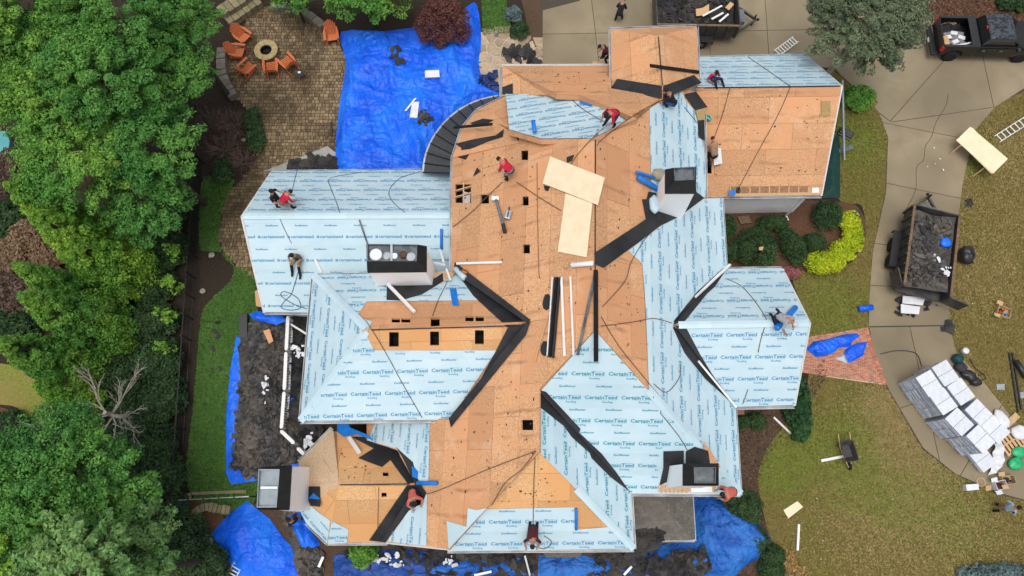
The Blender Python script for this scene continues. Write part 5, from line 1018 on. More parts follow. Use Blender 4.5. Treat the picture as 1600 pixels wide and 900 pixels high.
rope([(AN, [(466, 262), (460, 285), (456, 305)])], 'rope from the red-shirted worker over the low north eave', m=M_BROPE)
rope([(GN, [(1168, 90), (1200, 112), (1234, 136)])], 'rope over the blue garage slope'); rope([(GS, [(1234, 137), (1215, 180), (1185, 235), (1153, 295)])], 'long rope down the garage boards'); rope([(GS, [(1140, 138), (1128, 180), (1114, 220)])], 'rope to the worker at the garage valley')
rope([(NB, [(885, 148), (908, 170), (945, 193)])], 'rope tied to the red-shirted worker on the north slope'); rope([(MW, [(945, 200), (928, 215), (905, 240), (893, 257)])], 'rope from the north worker to the plywood'); rope([(ME, [(1030, 158), (990, 180), (940, 218), (932, 228)])], 'rope from the tower to the ridge')
rope([(ME, [(1068, 168), (1090, 195)])], 'short rope below the dark-clothed worker'); rope([(MW, [(709, 355), (740, 330), (765, 305), (786, 285)])], 'rope from the bending worker to the west eave'); rope([(MW, [(808, 285), (845, 310), (878, 330)])], 'rope from the bending worker to the plywood')
rope([(ME, [(1035, 350), (1010, 370), (985, 410), (975, 440), (940, 480)])], 'rope along the ridge boards below the membrane'); rope([(ME, [(938, 510), (990, 503), (1020, 498), (1048, 505)])], 'rope from the ridge bar to the east valley')
rope([(ME, [(938, 495), (965, 540), (1005, 590), (1030, 620)]), (MS, [(1032, 645), (1060, 680), (1075, 705)])], 'long rope down the south-east hip to the corner chimney'); rope([(ME, [(1020, 600), (1040, 613), (1060, 590), (1061, 570)])], 'loop of cord on the east slope')
rope([(RN, [(1135, 437), (1160, 450), (1185, 480), (1197, 500)]), (RS, [(1195, 508), (1188, 530), (1184, 550)])], 'rope to the worker on the east wing'); rope([(RS, [(1168, 608), (1160, 630)])], 'short rope at the south eave of the east wing')
rope([(MW, [(840, 255), (841, 340), (843, 425), (845, 435)])], 'rope straight down beside the left edge of the plywood', .012); rope([(TS, [(592, 760), (591, 800), (590, 843)])], 'rope over the south slope of the turret', .012)
rope([(SS, [(830, 850), (850, 856), (862, 846), (850, 836)])], 'cord loop beside the dark-clothed worker on the south strip')
# ------------------------------------------------ people
SKIN = mat('skin', (.42, .22, .14), (.36, .18, .11), .55, 3); HAIR = mat('dark_hair', (.012, .010, .009), None, .7)
POSE = {
 'stand': dict(hip=(0, 0, .93), ch=(0, .02, 1.28), nk=(0, .03, 1.47), hd=(0, .06, 1.62), kn=((-.11, .05, .5), (.12, -.02, .5)), ft=((-.12, .12, .06), (.13, -.14, .06)), el=((-.30, .0, 1.15), (.30, .05, 1.15)), ha=((-.30, .2, .95), (.28, .25, 1.0))),
 'bend': dict(hip=(0, -.16, .82), ch=(0, .12, 1.08), nk=(0, .25, 1.2), hd=(0, .36, 1.26), kn=((-.14, .04, .46), (.14, .08, .46)), ft=((-.17, -.12, .06), (.18, .1, .06)), el=((-.27, .22, .82), (.27, .25, .84)), ha=((-.14, .38, .62), (.16, .42, .62))),
 'kneel': dict(hip=(0, -.2, .42), ch=(0, .1, .76), nk=(0, .24, .92), hd=(0, .36, 1.0), kn=((-.15, .2, .09), (.15, .22, .09)), ft=((-.14, -.38, .07), (.14, -.38, .07)), el=((-.3, .25, .55), (.3, .28, .58)), ha=((-.2, .5, .25), (.2, .55, .28))),
 'crawl': dict(hip=(0, -.32, .52), ch=(0, .12, .56), nk=(0, .3, .6), hd=(0, .44, .62), kn=((-.13, -.28, .08), (.13, -.25, .08)), ft=((-.13, -.72, .07), (.13, -.7, .07)), el=((-.25, .2, .3), (.25, .25, .3)), ha=((-.22, .34, .06), (.22, .42, .06))),
 'sit': dict(hip=(0, 0, .14), ch=(0, .02, .52), nk=(0, .08, .7), hd=(0, .14, .84), kn=((-.17, .42, .42), (.17, .4, .42)), ft=((-.18, .7, .07), (.19, .66, .07)), el=((-.3, .1, .42), (.3, .12, .42)), ha=((-.16, .32, .36), (.18, .35, .36))),
 'squat': dict(hip=(0, -.15, .36), ch=(0, .1, .74), nk=(0, .2, .9), hd=(0, .3, 1.02), kn=((-.2, .26, .5), (.2, .26, .5)), ft=((-.17, .05, .06), (.17, .06, .06)), el=((-.32, .28, .58), (.32, .3, .58)), ha=((-.15, .5, .32), (.16, .52, .32)))}
def cloth(name, c): return mat(name, c, tuple(x * .6 for x in c), .85, 9)
RDS, BLK, NVY, MAR, OLV, DEN, KHA, PNK, STR = (cloth(n, c) for n, c in (('red_cloth', (.62, .02, .06)), ('black_cloth', (.015, .015, .018)), ('navy_cloth', (.02, .03, .07)), ('maroon_cloth', (.10, .018, .025)), ('olive_cloth', (.10, .11, .085)), ('denim', (.03, .09, .28)), ('khaki', (.38, .25, .15)), ('coral_cloth', (.72, .16, .12)), ('striped_cloth', (.36, .48, .58))))
CHAR = cloth('charcoal_cloth', (.05, .052, .06)); GRYC = cloth('grey_cloth', (.25, .24, .25))
def person(label, px, py, s, head, pose, top, bot, cap=None, sleeve=None, turn=0, z=0, back=False):
    P = POSE[pose]; c = s.on(px, py) if s else W(px, py, z); rz = R(head); cr, sr = math.cos(rz), math.sin(rz)
    root = empty('person', label, 'person', c); shoe = BLK
    def g(p): return Vector((p[0] * cr - p[1] * sr, p[0] * sr + p[1] * cr, p[2]))
    def foot(p):
        q = g(p)
        if s: q.z += s.z(c.x + q.x, c.y + q.y) - c.z
        return q
    hip, ch, nk, hd = (g(P[k]) for k in ('hip', 'ch', 'nk', 'hd')); d = 0
    fts = [foot(p) for p in P['ft']]; kns = [(foot(p) if P['kn'][0][2] < .15 else g(p) + Vector((0, 0, (fts[i].z - P['ft'][i][2]) * .6))) for i, p in enumerate(P['kn'])]
    V = [hip, hip.lerp(ch, .5), ch, nk, hd, hd + (hd - nk).normalized() * .09]; Rr = [(.165, .13), (.17, .135), (.19, .145), (.068, .068), (.085, .1), (.072, .088)]; E = [(0, 1), (1, 2), (2, 3), (3, 4), (4, 5)]; tags = ['bot', 'top', 'top', 'skin', 'skin', 'skin']
    side = g((1, 0, 0))
    ax = (hip - ch).normalized()
    for i, sg in enumerate((-1, 1)):
        k = len(V); el = g(P['el'][i]); ha = g(P['ha'][i]); sh = ch.lerp(nk, .55) + side * (.175 * sg)
        wr = el.lerp(ha, .86)
        V += [sh, el, wr, ha]; Rr += [(.078, .078), (.06, .06), (.04, .04), (.044, .028)]; E += [(2, k), (k, k + 1), (k + 1, k + 2), (k + 2, k + 3)]; tags += ['top', 'slv', 'skin', 'skin']
        k = len(V); hj = hip + side * (.095 * sg) + ax * .06; an = fts[i] + Vector((0, 0, .05)); toe = fts[i] + g((0, .17 if pose not in ('kneel', 'crawl') else -.12, -.02))
        V += [hj, kns[i], an, toe]; Rr += [(.105, .105), (.078, .08), (.058, .058), (.052, .04)]; E += [(0, k), (k, k + 1), (k + 1, k + 2), (k + 2, k + 3)]; tags += ['bot', 'bot', 'shoe', 'shoe']
    me = bpy.data.meshes.new('body'); me.from_pydata([tuple(v) for v in V], E, []); o = bpy.data.objects.new('tmp', me); COL.objects.link(o)
    o.modifiers.new('skin', 'SKIN'); sub = o.modifiers.new('sub', 'SUBSURF'); sub.levels = sub.render_levels = 1
    for i, r_ in enumerate(Rr): me.skin_vertices[0].data[i].radius = r_; me.skin_vertices[0].data[i].use_root = (i == 0)
    bpy.context.view_layer.update(); m2 = bpy.data.meshes.new_from_object(o.evaluated_get(bpy.context.evaluated_depsgraph_get())); bpy.data.objects.remove(o)
    bm = bmesh.new(); bm.from_mesh(m2); names = ['top', 'bot', 'skin', 'shoe', 'slv']
    segs = [(V[a], V[b], tags[b] if tags[b] != 'skin' or b in (3, 4, 5) else tags[b]) for a, b in E]
    for f in bm.faces:
        p = f.calc_center_median(); best = 9; bt = 'top'
        for a, b, t in segs:
            dd = b - a; q = max(0, min(1, (p - a).dot(dd) / max(1e-9, dd.length_squared))); L = (p - a - dd * q).length
            if L < best: best = L; bt = t
        f.material_index = names.index(bt); f.smooth = True
    # five fingers on each hand
    for i, sg in enumerate((-1, 1)):
        el = g(P['el'][i]); ha = g(P['ha'][i]); dr = (ha - el).normalized(); sx = dr.cross(Vector((0, 0, 1))); sx = sx.normalized() if sx.length > .1 else side; dn = Vector((0, 0, -1))
        for fi in range(5):
            off = (fi - 1.5) * .019; L = (.05, .075, .08, .072, .055)[fi]
            if fi == 0: a = ha - dr * .03 - sx * (sg * .035); b = a - sx * (sg * .035) + dr * .03; e2 = b + dr * .03 + dn * .015
            else: a = ha + dr * .02 + sx * (sg * off); b = a + dr * L * .55; e2 = b + dr * L * .3 + dn * L * .35
            mb = MB(); mb.tube([a, b, e2], [.010, .009, .007], 5); vs = [bm.verts.new(v) for v in mb.v]
            for f in mb.f:
                try: ff = bm.faces.new([vs[j] for j in f]); ff.material_index = 2
                except ValueError: pass
    for m_ in (top, bot, SKIN, shoe, sleeve or top): m2.materials.append(m_)
    bm.to_mesh(m2); bm.free()
    m2.name = 'body'; link('body', m2, root)
    up = (hd - nk).normalized(); hc = hd + up * .05; fw = g((0, 1, 0)); fw = (fw - up * fw.dot(up)).normalized(); sd2 = fw.cross(up)
    # face: nose, eyes, mouth, ears
    for nm, mm, bits in (('nose', SKIN, [(hc + fw * .10 - up * .01, .016)]), ('eye', HAIR, [(hc + fw * .088 + sd2 * .03 + up * .02, .009), (hc + fw * .088 - sd2 * .03 + up * .02, .009)]), ('mouth', cloth('lip', (.3, .08, .07)), [(hc + fw * .088 - up * .045, .012)]), ('ear', SKIN, [(hc + sd2 * .082, .02), (hc - sd2 * .082, .02)])):
        for p, r_ in bits: MB().lathe([(r_ * .5, -r_), (r_, 0), (r_ * .5, r_)], p, 6).build(nm, mm, root)
    mb = MB(); vs = []; n_ = 12
    for j in range(6):
        t = (math.pi * .56) * j / 5
        vs += [hc + up * (.015 + math.cos(t) * .105) + (sd2 * math.cos(2 * math.pi * i / n_) * .092 + fw * (math.sin(2 * math.pi * i / n_) * .105 - .012)) * (math.sin(t) + .05) for i in range(n_)]
    mb.add(vs, [(j * n_ + i, j * n_ + (i + 1) % n_, (j + 1) * n_ + (i + 1) % n_, (j + 1) * n_ + i) for j in range(5) for i in range(n_)] + [tuple(range(n_))])
    if cap:
        hat = mb.build('cap', cap, root, True); MB().prism([hc + fw * .09 + sd2 * .07, hc + fw * .19 + sd2 * .05, hc + fw * .19 - sd2 * .05, hc + fw * .09 - sd2 * .07], up * .012).build('cap_brim', cap, hat)
    else: mb.build('hair', HAIR, root, True)
    if s: MB().tube([hip + g((.17 * math.cos(t * .628), .13 * math.sin(t * .628), .03)) for t in range(11)], .02, 5).build('harness_belt', BLK, root)
    return root
person('person in red shirt bending over bare boards near the plywood', 793, 277, MW, 60, 'bend', RDS, GRYC)
person('person in red shirt and dark trousers working on the northern underlayment', 953, 196, MN, 130, 'bend', RDS, CHAR, BLK)
person('person in red shirt and blue jeans seated beside the tower roof', 1110, 126, GN, 200, 'sit', RDS, DEN)
person('person in black crouching below the tower on pale underlayment', 1045, 166, ME, 70, 'squat', BLK, DEN)
person('person kneeling with tan sleeves at the garage valley beside a white sheet', 1110, 244, GS, 20, 'kneel', KHA, BLK, NVY)
person('person in dark clothes standing left of the red-shirted one on the low west wing', 440, 322, AN, -100, 'stand', BLK, NVY)
person('person in red shirt and khaki trousers on the low west wing', 454, 324, AN, -60, 'bend', RDS, KHA)
person('person in olive jacket seated on the south slope of the low west wing', 466, 404, AS, 170, 'sit', OLV, KHA)
person('person in a pale cap kneeling beside a blue roll on the east wing', 1216, 504, RS, 215, 'kneel', cloth('pale_grey_cloth', (.42, .43, .46)), NVY, mat('pale_cap', (.75, .76, .78), (.3, .3, .34), .8, 20))
person('person in coral shirt crouching in the turret valley', 648, 774, MW, 200, 'squat', PNK, NVY, BLK)
person('person in dark clothes kneeling on the southern underlayment strip', 832, 834, SS, 175, 'kneel', MAR, CHAR)
person('person in orange and pink at the corner chimney on the eave', 1130, 770, ME, 100, 'bend', PNK, cloth('orange_cloth', (.75, .3, .16)))
person('person in pale striped shirt walking on the lower lawn', 1552, 793, None, -80, 'stand', STR, KHA)
person('person in black bending down on the concrete by the upper trailer', 966, 32, None, -20, 'bend', BLK, BLK)
person('person in maroon leaning over the low wall beside the tower', 945, 97, None, 85, 'bend', MAR, BLK, BLK, z=2.6)
person('person in dark clothes beside the turret chimney at the tarp edge', 470, 812, None, 60, 'stand', NVY, KHA, BLK, z=.3)
# platform the maroon worker stands on
sc = empty('work_platform', 'small timber work platform below the tower gutter', 'platform', W(944, 102, 0))
MB().prism([W(x, y, 2.58) - sc.location for x, y in ((926, 96), (956, 96), (956, 112), (926, 112))][::-1], (0, 0, .08)).build('deck', M_WOOD, sc)
for x, y in ((928, 98), (954, 98), (928, 110), (954, 110)): p = W(x, y, 2.5) - sc.location; MB().bar((p.x, p.y, 0), p, .09, .09).build('leg', M_WOOD, sc)
# ------------------------------------------------ patio furniture
def adirondack(loc, rz, label, group):
    e = empty('adirondack_chair', label, 'chair', loc, rz, group)          # faces +y
    mb = MB()
    for i in range(6): y = -.22 + i * .088; mb.bar((-.27, y, .34 - (.3 - y) * -.12 + .0), (.27, y, .34 - (.3 - y) * -.12), .078, .022)
    s_ = MB()
    for i in range(6): y = .28 - i * .09; z = .38 - i * .026; s_.bar((-.27, y, z), (.27, y, z), .078, .022)
    s_.build('seat', M_ADIR, e)
    b = MB()
    for i in range(7):
        x = -.27 + i * .09; top = 1.02 - abs(i - 3) ** 1.6 * .035; dy = (top - .22) * .52
        b.bar((x * .85, -.20, .24), (x * 1.12, -.20 - dy, top), .074, .02, Vector((0, 1, .4)))
    b.build('backrest', M_ADIR, e); MB().bar((-.3, -.45, .62), (.3, -.45, .62), .06, .03).build('back_brace', M_ADIR, e)
    for sg in (-1, 1):
        MB().prism([Vector((sg * .36 - .07, .40, .57)), Vector((sg * .36 + .07, .40, .57)), Vector((sg * .36 + .07, -.1, .56)), Vector((sg * .33 + .03, -.46, .56)), Vector((sg * .33 - .03, -.46, .56)), Vector((sg * .36 - .07, -.1, .56))][::-1], (0, 0, -.025)).build('arm', M_ADIR, e)
        MB().bar((sg * .33, .33, 0), (sg * .33, .33, .56), .1, .03, Vector((0, 1, 0))).build('leg', M_ADIR, e); MB().bar((sg * .29, .36, .30), (sg * .29, -.62, .03), .03, .12).build('leg', M_ADIR, e)
        MB().bar((sg * .33, -.42, 0.02), (sg * .33, -.42, .56), .04, .03).build('back_post', M_ADIR, e)
    return e
AG = 'adirondack chairs round the patio'
ch0 = None
for x, y, a, lab in ((381, 59, -128, 'orange adirondack chair nearest the mossy retaining wall'), (373, 83, -98, 'orange adirondack chair against the curved seat wall'), (388, 108, -40, 'orange adirondack chair at the lower left of the fire pit'), (425, 107, 10, 'orange adirondack chair straight below the fire pit'), (450, 99, 42, 'orange adirondack chair at the lower right of the fire pit next to the small table'), (519, 58, 190, 'orange adirondack chair alone beside the big blue tarp')):
    p = W(x, y, .3); p.z = .045
    if ch0 is None: ch0 = adirondack(p, R(a), lab, AG)
    else: dup(ch0, p, R(a), lab, AG)
p = W(416, 79, .4); p.z = .04; fp = empty('fire_pit', 'round sandstone fire pit with a dark bowl on the patio', 'fire pit', p)
mb = MB(); mb.lathe([(.62, 0), (.62, .36), (.34, .36), (.34, .1)], n=28); mb.build('ring_wall', M_STONE, fp)
for k in range(10):
    a0, a1 = k * .6283 + .012, (k + 1) * .6283 - .012; pts = [Vector((math.cos(a0 + (a1 - a0) * t / 3) * .66, math.sin(a0 + (a1 - a0) * t / 3) * .66, .44)) for t in range(4)] + [Vector((math.cos(a1 - (a1 - a0) * t / 3) * .33, math.sin(a1 - (a1 - a0) * t / 3) * .33, .44)) for t in range(4)]
    MB().prism(pts, (0, 0, .075)).build('cap_stone', M_CAPST, fp)
MB().lathe([(.33, .1), (.31, .40), (.28, .40), (.26, .18)], n=24).build('fire_bowl', M_BMET, fp); mb = MB()
for k in range(5): a = k * 1.3; mb.tube([(math.cos(a) * .22, math.sin(a) * .22, .22), (-math.cos(a) * .2, -math.sin(a) * .15, .28)], .03, 6)
mb.build('charred_log', M_DARK, fp)
p = W(470, 116, .4); p.z = .045; tb = empty('side_table', 'small black side table beside the adirondack chairs', 'table', p)
MB().lathe([(.22, .42), (.22, .45)], n=18).build('table_top', M_PLAST, tb)
for k in range(3): a = k * 2.094; MB().tube([(math.cos(a) * .18, math.sin(a) * .18, 0), (math.cos(a) * .1, math.sin(a) * .1, .42)], .015, 5).build('leg', M_PLAST, tb)
tag(MB().box(-.1, .06, -.05, .05, 0, .06, Matrix.Translation(p + Vector((-.03, .03, .455)))).build('white_box', M_WHITE), 'small white box on the black side table', 'box')
# boxes and boards lying on the ground and tarps
def slab(px, z, th, m, name, label, cat, group=None, bevel=.006):
    mb = MB(); r = [W(x, y, z + th) for x, y in px]; r = r if area([q[:2] for q in r]) > 0 else r[::-1]; mb.prism(r, (0, 0, th)); return tag(mb.build(name, m, None, False, bevel), label, cat, group)
slab([(664, 110), (686, 109), (687, 120), (664, 121)], BIGT(*W(675, 115, .4)[:2]) + .06, .1, M_BAGW, 'foam_board', 'white foam board lying flat on the big blue tarp', 'board')
slab([(644, 159), (655, 159), (652, 184), (640, 183)], BIGT(*W(648, 171, .4)[:2]) + .08, .1, M_BAGW, 'foam_board', 'upright white foam board beside a stick on the big blue tarp', 'board')
slab([(648, 153), (651, 153), (635, 173), (632, 173)], BIGT(*W(640, 163, .4)[:2]) + .12, .04, M_WHITE, 'white_stick', 'white stick beside the upright foam board', 'stick')
tag(heap('torn shingle flakes lying on the big blue tarp', [(606, 80), (628, 78), (630, 110), (612, 105)], lambda x, y, d: BIGT(x, y) + .02, 9, M_SCRAPD, .18, tilt=.2)); heap('torn shingle flakes below the foam board on the tarp', [(658, 172), (676, 186), (672, 202), (654, 196)], lambda x, y, d: BIGT(x, y) + .02, 14, M_SCRAPD, .18, tilt=.2)
slab([(410, 268), (470, 245), (512, 228), (526, 240), (526, 266), (425, 267)], 0.02, .06, mat('wet_grey_slab', (.34, .33, .31), (.25, .24, .22), .7, 3), 'stone_landing', 'pale grey slab between the patio and the low west wing', 'slab')
slab([(516, 190), (519, 190), (519, 212), (516, 212)], .03, .1, M_PLAST, 'black_board', 'dark board at the tarp edge on the patio', 'board')
# ladders
def ladder(a, b, z, w, n, label, m=None):
    A, B = W(*a, z), W(*b, z); e = empty('ladder', label, 'ladder', A); d = (B - A).normalized(); s_ = d.cross(Vector((0, 0, 1))) * w / 2
    for sg in (-1, 1): MB().bar(s_ * sg + Vector((0, 0, .04)), B - A + s_ * sg + Vector((0, 0, .04)), .035, .08).build('rail', m or M_GALV, e)
    for k in range(n): q = (B - A) * ((k + .5) / n) + Vector((0, 0, .04)); MB().bar(q - s_, q + s_, .045, .045).build('rung', m or M_GALV, e)
    return e
ladder((1557, 218), (1640, 165), .05, .42, 12, 'aluminium ladder lying on the lawn beside the plywood table', M_WHITE); ladder((1213, 84), (1243, 62), .3, .42, 8, 'short aluminium ladder standing against the garage north eave', M_WHITE)
ladder((360, 905), (374, 880), .1, .42, 5, 'end of an aluminium ladder at the bottom edge beside the tarp')
# plywood stack on sawhorses
p = W(1530, 232, .8); st = empty('sawhorse_table', 'pale plywood sheets laid on sawhorses at the drive edge', 'table', (p.x, p.y, 0))
def wl(x, y, z): return W(x, y, z) - st.location
MB().prism([wl(*q, .86) for q in ((1516, 198), (1494, 219), (1552, 271), (1575, 248))], (0, 0, .02)).build('plywood_sheet', M_PLY, st); MB().prism([wl(*q, .835) for q in ((1519, 199), (1498, 222), (1549, 271), (1571, 252))], (0, 0, .02)).build('plywood_sheet', M_PLY, st)
for x, y in ((1510, 222), (1550, 255)):
    c = wl(x, y, .0); MB().bar(wl(x - 10, y + 6, .79), wl(x + 12, y - 12, .79), .08, .08).build('beam', M_WOOD, st)
    for dx, dy in ((-9, 5), (11, -11)):
        for s_ in (-1, 1): q = wl(x + dx, y + dy, .79); MB().bar(q, q + Vector((s_ * .25, .2 * s_, -.79)), .05, .05).build('leg', M_WOOD, st)
# ------------------------------------------------ dump trailers
def wheel(e, x, y, r_, w, rim=None):
    o = MB(); vs = []
    prof = [(r_ * .6, -w / 2), (r_ * .93, -w / 2), (r_, -w * .32), (r_, w * .32), (r_ * .93, w / 2), (r_ * .6, w / 2)]
    m_ = Matrix.Translation((x, y, r_)) @ Matrix.Rotation(math.pi / 2, 4, 'Y'); t = MB().lathe(prof, n=24); t.v = [tuple(m_ @ Vector(v)) for v in t.v]; ob = t.build('wheel', M_RUB, e, True)
    t = MB().lathe([(r_ * .62, -w * .4), (r_ * .62, w * .4), (r_ * .2, w * .45)], n=18); t2 = MB().lathe([(r_ * .2, -w * .46), (r_ * .62, -w * .42)], n=18); t.add(t2.v, t2.f)
    for k in range(6): a = k * 1.047; t.bar((math.cos(a) * r_ * .1, math.sin(a) * r_ * .1, w * .44), (math.cos(a) * r_ * .58, math.sin(a) * r_ * .58, w * .44), .05, .03)
    t.v = [tuple(m_ @ Vector(v)) for v in t.v]; t.build('rim', rim or M_CHROME, ob); return ob
def trailer(corners, z, label, gate_open=True):
    """corners: rim corners in the photo at height z, front-left, front-right, rear-right, rear-left (seen along the axis)"""
    c = [W(x, y, z) for x, y in corners]; mid = sum(c, Vector()) / 4; ax = ((c[0] + c[1]) / 2 - (c[2] + c[3]) / 2); L = ax.length; wd = ((c[0] - c[1]).length + (c[3] - c[2]).length) / 2; rz = math.atan2(ax.y, ax.x) - math.pi / 2
    e = empty('dump_trailer', label, 'trailer', (mid.x, mid.y, 0), rz); w2, l2, fl = wd / 2, L / 2, .75
    MB().box(-w2, w2, -l2, l2, fl - .08, fl).build('bed_floor', M_TRAIL, e)
    for sg in (-1, 1):
        sw = MB().box(sg * w2 - .03, sg * w2 + .03, -l2, l2, fl, z - .04).build('side_wall', M_TRAIL, e); MB().box(sg * w2 - .06, sg * w2 + .06, -l2, l2, z - .06, z).build('top_rail', M_RUST, sw)
        for k in range(9): y = -l2 + .1 + k * (L - .2) / 8; MB().box(sg * (w2 + .07) - .04, sg * (w2 + .07) + .04, y - .04, y + .04, fl - .05, z - .07).build('side_post', M_TRAIL, sw)
        f = MB(); f.box(sg * (w2 + .25) - .2, sg * (w2 + .25) + .2, -.95, .95, .78, .82); f.box(sg * (w2 + .25) - .2, sg * (w2 + .25) + .2, -1.0, -.95, .55, .82); f.box(sg * (w2 + .25) - .2, sg * (w2 + .25) + .2, .95, 1.0, .55, .82); f.build('fender', M_PLAST, e)
        for y in (-.46, .46): wheel(e, sg * (w2 + .24), y - .1, .37, .24, M_GALV)
    MB().box(-w2, w2, l2 - .06, l2, fl, z + .02).build('front_wall', M_TRAIL, e)
    if gate_open:
        MB().box(-.03, .03, -.9, 0, fl, z - .1, Matrix.Translation((w2 + .02, -l2, 0)) @ Matrix.Rotation(R(80), 4, 'Z')).build('tailgate_door', M_TRAIL, e); MB().box(-.03, .03, -.9, 0, fl, z - .1, Matrix.Translation((-w2 - .05, -l2, 0)) @ Matrix.Rotation(R(-160), 4, 'Z')).build('tailgate_door', M_TRAIL, e)
    else: MB().box(-w2, w2, -l2, -l2 + .06, fl, z - .05).build('tailgate', M_TRAIL, e)
    ch = MB(); ch.bar((-w2 * .8, l2, .6), (0, l2 + 1.3, .55), .1, .14); ch.bar((w2 * .8, l2, .6), (0, l2 + 1.3, .55), .1, .14); ch.bar((-.45, -l2 + .1, .62), (-.45, l2, .62), .1, .16); ch.bar((.45, -l2 + .1, .62), (.45, l2, .62), .1, .16); ch.build('chassis', M_TRAIL, e)
    MB().box(-.42, .42, l2 + .05, l2 + .55, .58, .9).build('tool_box', mat('grey_tool_box', (.16, .20, .23), (.1, .12, .14), .4, 4), e, bevel=.02); MB().tube([(0, l2 + 1.2, .05), (0, l2 + 1.2, .95)], .05, 8).build('jack', M_PLAST, e); MB().lathe([(.07, .5), (.09, .56), (.05, .64)], (0, l2 + 1.42, 0), 10).build('coupler', M_PLAST, e)
    return e, fl
def load(corners, z, zl, label, n, m):
    c = [W(x, y, z) for x, y in corners]; mid = sum(c, Vector()) / 4; ring = [tuple(mid.lerp(q, .93)[:2]) for q in c]; ys = [p[1] for p in ring]
    hf = lambda x, y: zl - .15 + .28 * noise.noise(Vector((x * .9, y * .9, 5))); o = surf('trailer_load', ring, hf, m, .2); tag(o, 'packed ' + label, 'debris', kind='stuff'); mb = MB(); k = 0
    heap_ring = ring; xs = [p[0] for p in ring]
    while k < n:
        x, y = random.uniform(min(xs), max(xs)), random.uniform(min(ys), max(ys))
        if not inside((x, y), ring) or edge_dist((x, y), ring) < .22: continue
        k += 1; M_ = Matrix.Translation((x, y, hf(x, y) + random.uniform(0, .1))) @ Matrix.Rotation(random.random() * 6.28, 4, 'Z') @ Matrix.Rotation(random.gauss(0, .3), 4, 'X') @ Matrix.Rotation(random.gauss(0, .3), 4, 'Y'); s_ = random.uniform(.08, .28)
        mb.prism([M_ @ Vector((math.cos(i * 1.2566) * s_ * random.uniform(.6, 1.1) * 1.3, math.sin(i * 1.2566) * s_ * random.uniform(.5, 1) * .8, 0)) for i in range(5)], M_.to_3x3() @ Vector((0, 0, .012)))
    tag(mb.build('load_scraps', m), 'loose ' + label, 'debris', kind='stuff'); return hf
T1 = [(1430, 321), (1500, 334), (1487, 460), (1413, 448)]
trailer(T1, 1.7, 'black dump trailer full of torn shingles on the drive'); load(T1, 1.7, 1.6, 'torn shingles in the dump trailer on the drive', 420, M_SCRAP)
bag(None, 1476, 380, .3, .28, .1, M_TARP, 'blue_bag', 'crumpled blue sheet on the load of the trailer on the drive', 'bag', 1.45); bag(None, 1504, 402, .42, .5, .35, M_PLAST, 'rubbish_bag', 'black rubbish bag beside the trailer on the lawn edge', 'bag', .05)
wh([(1458, 400), (1466, 400), (1466, 408), (1458, 408)], 'white paper scrap on the trailer load', 5, 1.6); wh([(1468, 420), (1486, 412), (1486, 430), (1470, 434)], 'white scraps near the tail of the trailer load', 9, 1.6); slab([(1428, 374), (1438, 377), (1432, 382), (1427, 381)], 1.45, .02, M_WOOD, 'timber_offcut', 'orange timber offcut on the trailer load', 'offcut')
slab([(1411, 462), (1446, 464), (1442, 477), (1410, 474)], .25, .05, M_BAGW, 'foam_sheet', 'white foam sheet behind the dump trailer, upper one', 'foam sheet'); slab([(1408, 475), (1438, 479), (1436, 491), (1408, 489)], .3, .06, M_BAGW, 'foam_sheet', 'white foam sheet behind the dump trailer, lower one', 'foam sheet')
T2 = [(1152, -30), (1152, 38), (1024, 36), (1024, -30)]
T2 = [(1156, -22), (1154, 40), (1024, 37), (1027, -24)]
trailer(T2, 1.7, 'dump trailer with mixed rubbish at the top edge of the photo', False); load(T2, 1.7, 1.35, 'shingles and wood in the trailer at the top edge', 330, M_SCRAPD)
for i, (a, b, w_, m_, lab) in enumerate((((1098, 25), (1128, 9), .09, M_WHITE, 'white strip lying across the load of the upper trailer'), ((1112, 30), (1130, 20), .1, M_WHITE, 'short white strip on the upper trailer load'), ((1124, 34), (1138, 22), .1, M_WHITE, 'white strip nearest the corner of the upper trailer'), ((1136, 14), (1144, 5), .25, M_WOOD, 'pale timber at the right of the upper trailer load'))):
    tag(MB().bar(W(*a, 1.65), W(*b, 1.7), w_, .04).build('waste_strip', m_), lab, 'strip')
slab([(1087, 14), (1098, 12), (1108, 6), (1108, 20), (1098, 24), (1088, 25)], 1.55, .02, M_WOOD, 'timber_offcut', 'orange board offcut on the upper trailer load', 'offcut')
# ------------------------------------------------ pickup truck (rear to the left)
rear = W(1457, 62, .6); tr = empty('pickup_truck', 'black crew-cab pickup with loaded open bed beside the cedar', 'truck', (rear.x, rear.y, 0), R(-1.5))
LEN, HW = 5.85, 1.0
def loft(name, secs, m, parent, bev=0, smooth=True):       # secs: list of (x, half width, z0, z1, tuck)
    mb = MB(); n = 8
    for x, hw, z0, z1, tk in secs: mb.v += [(x, -hw * .96, z0), (x, -hw, z0 + (z1 - z0) * .35), (x, -hw * .995, z0 + (z1 - z0) * .8), (x, -hw + tk, z1), (x, hw - tk, z1), (x, hw * .995, z0 + (z1 - z0) * .8), (x, hw, z0 + (z1 - z0) * .35), (x, hw * .96, z0)]
    for i in range(len(secs) - 1): mb.f += [(i * n + k, (i + 1) * n + k, (i + 1) * n + (k + 1) % n, i * n + (k + 1) % n) for k in range(n)]
    mb.f += [tuple(range(n)), tuple(range((len(secs) - 1) * n, len(secs) * n))[::-1]]
    return mb.build(name, m, parent, False, bev)
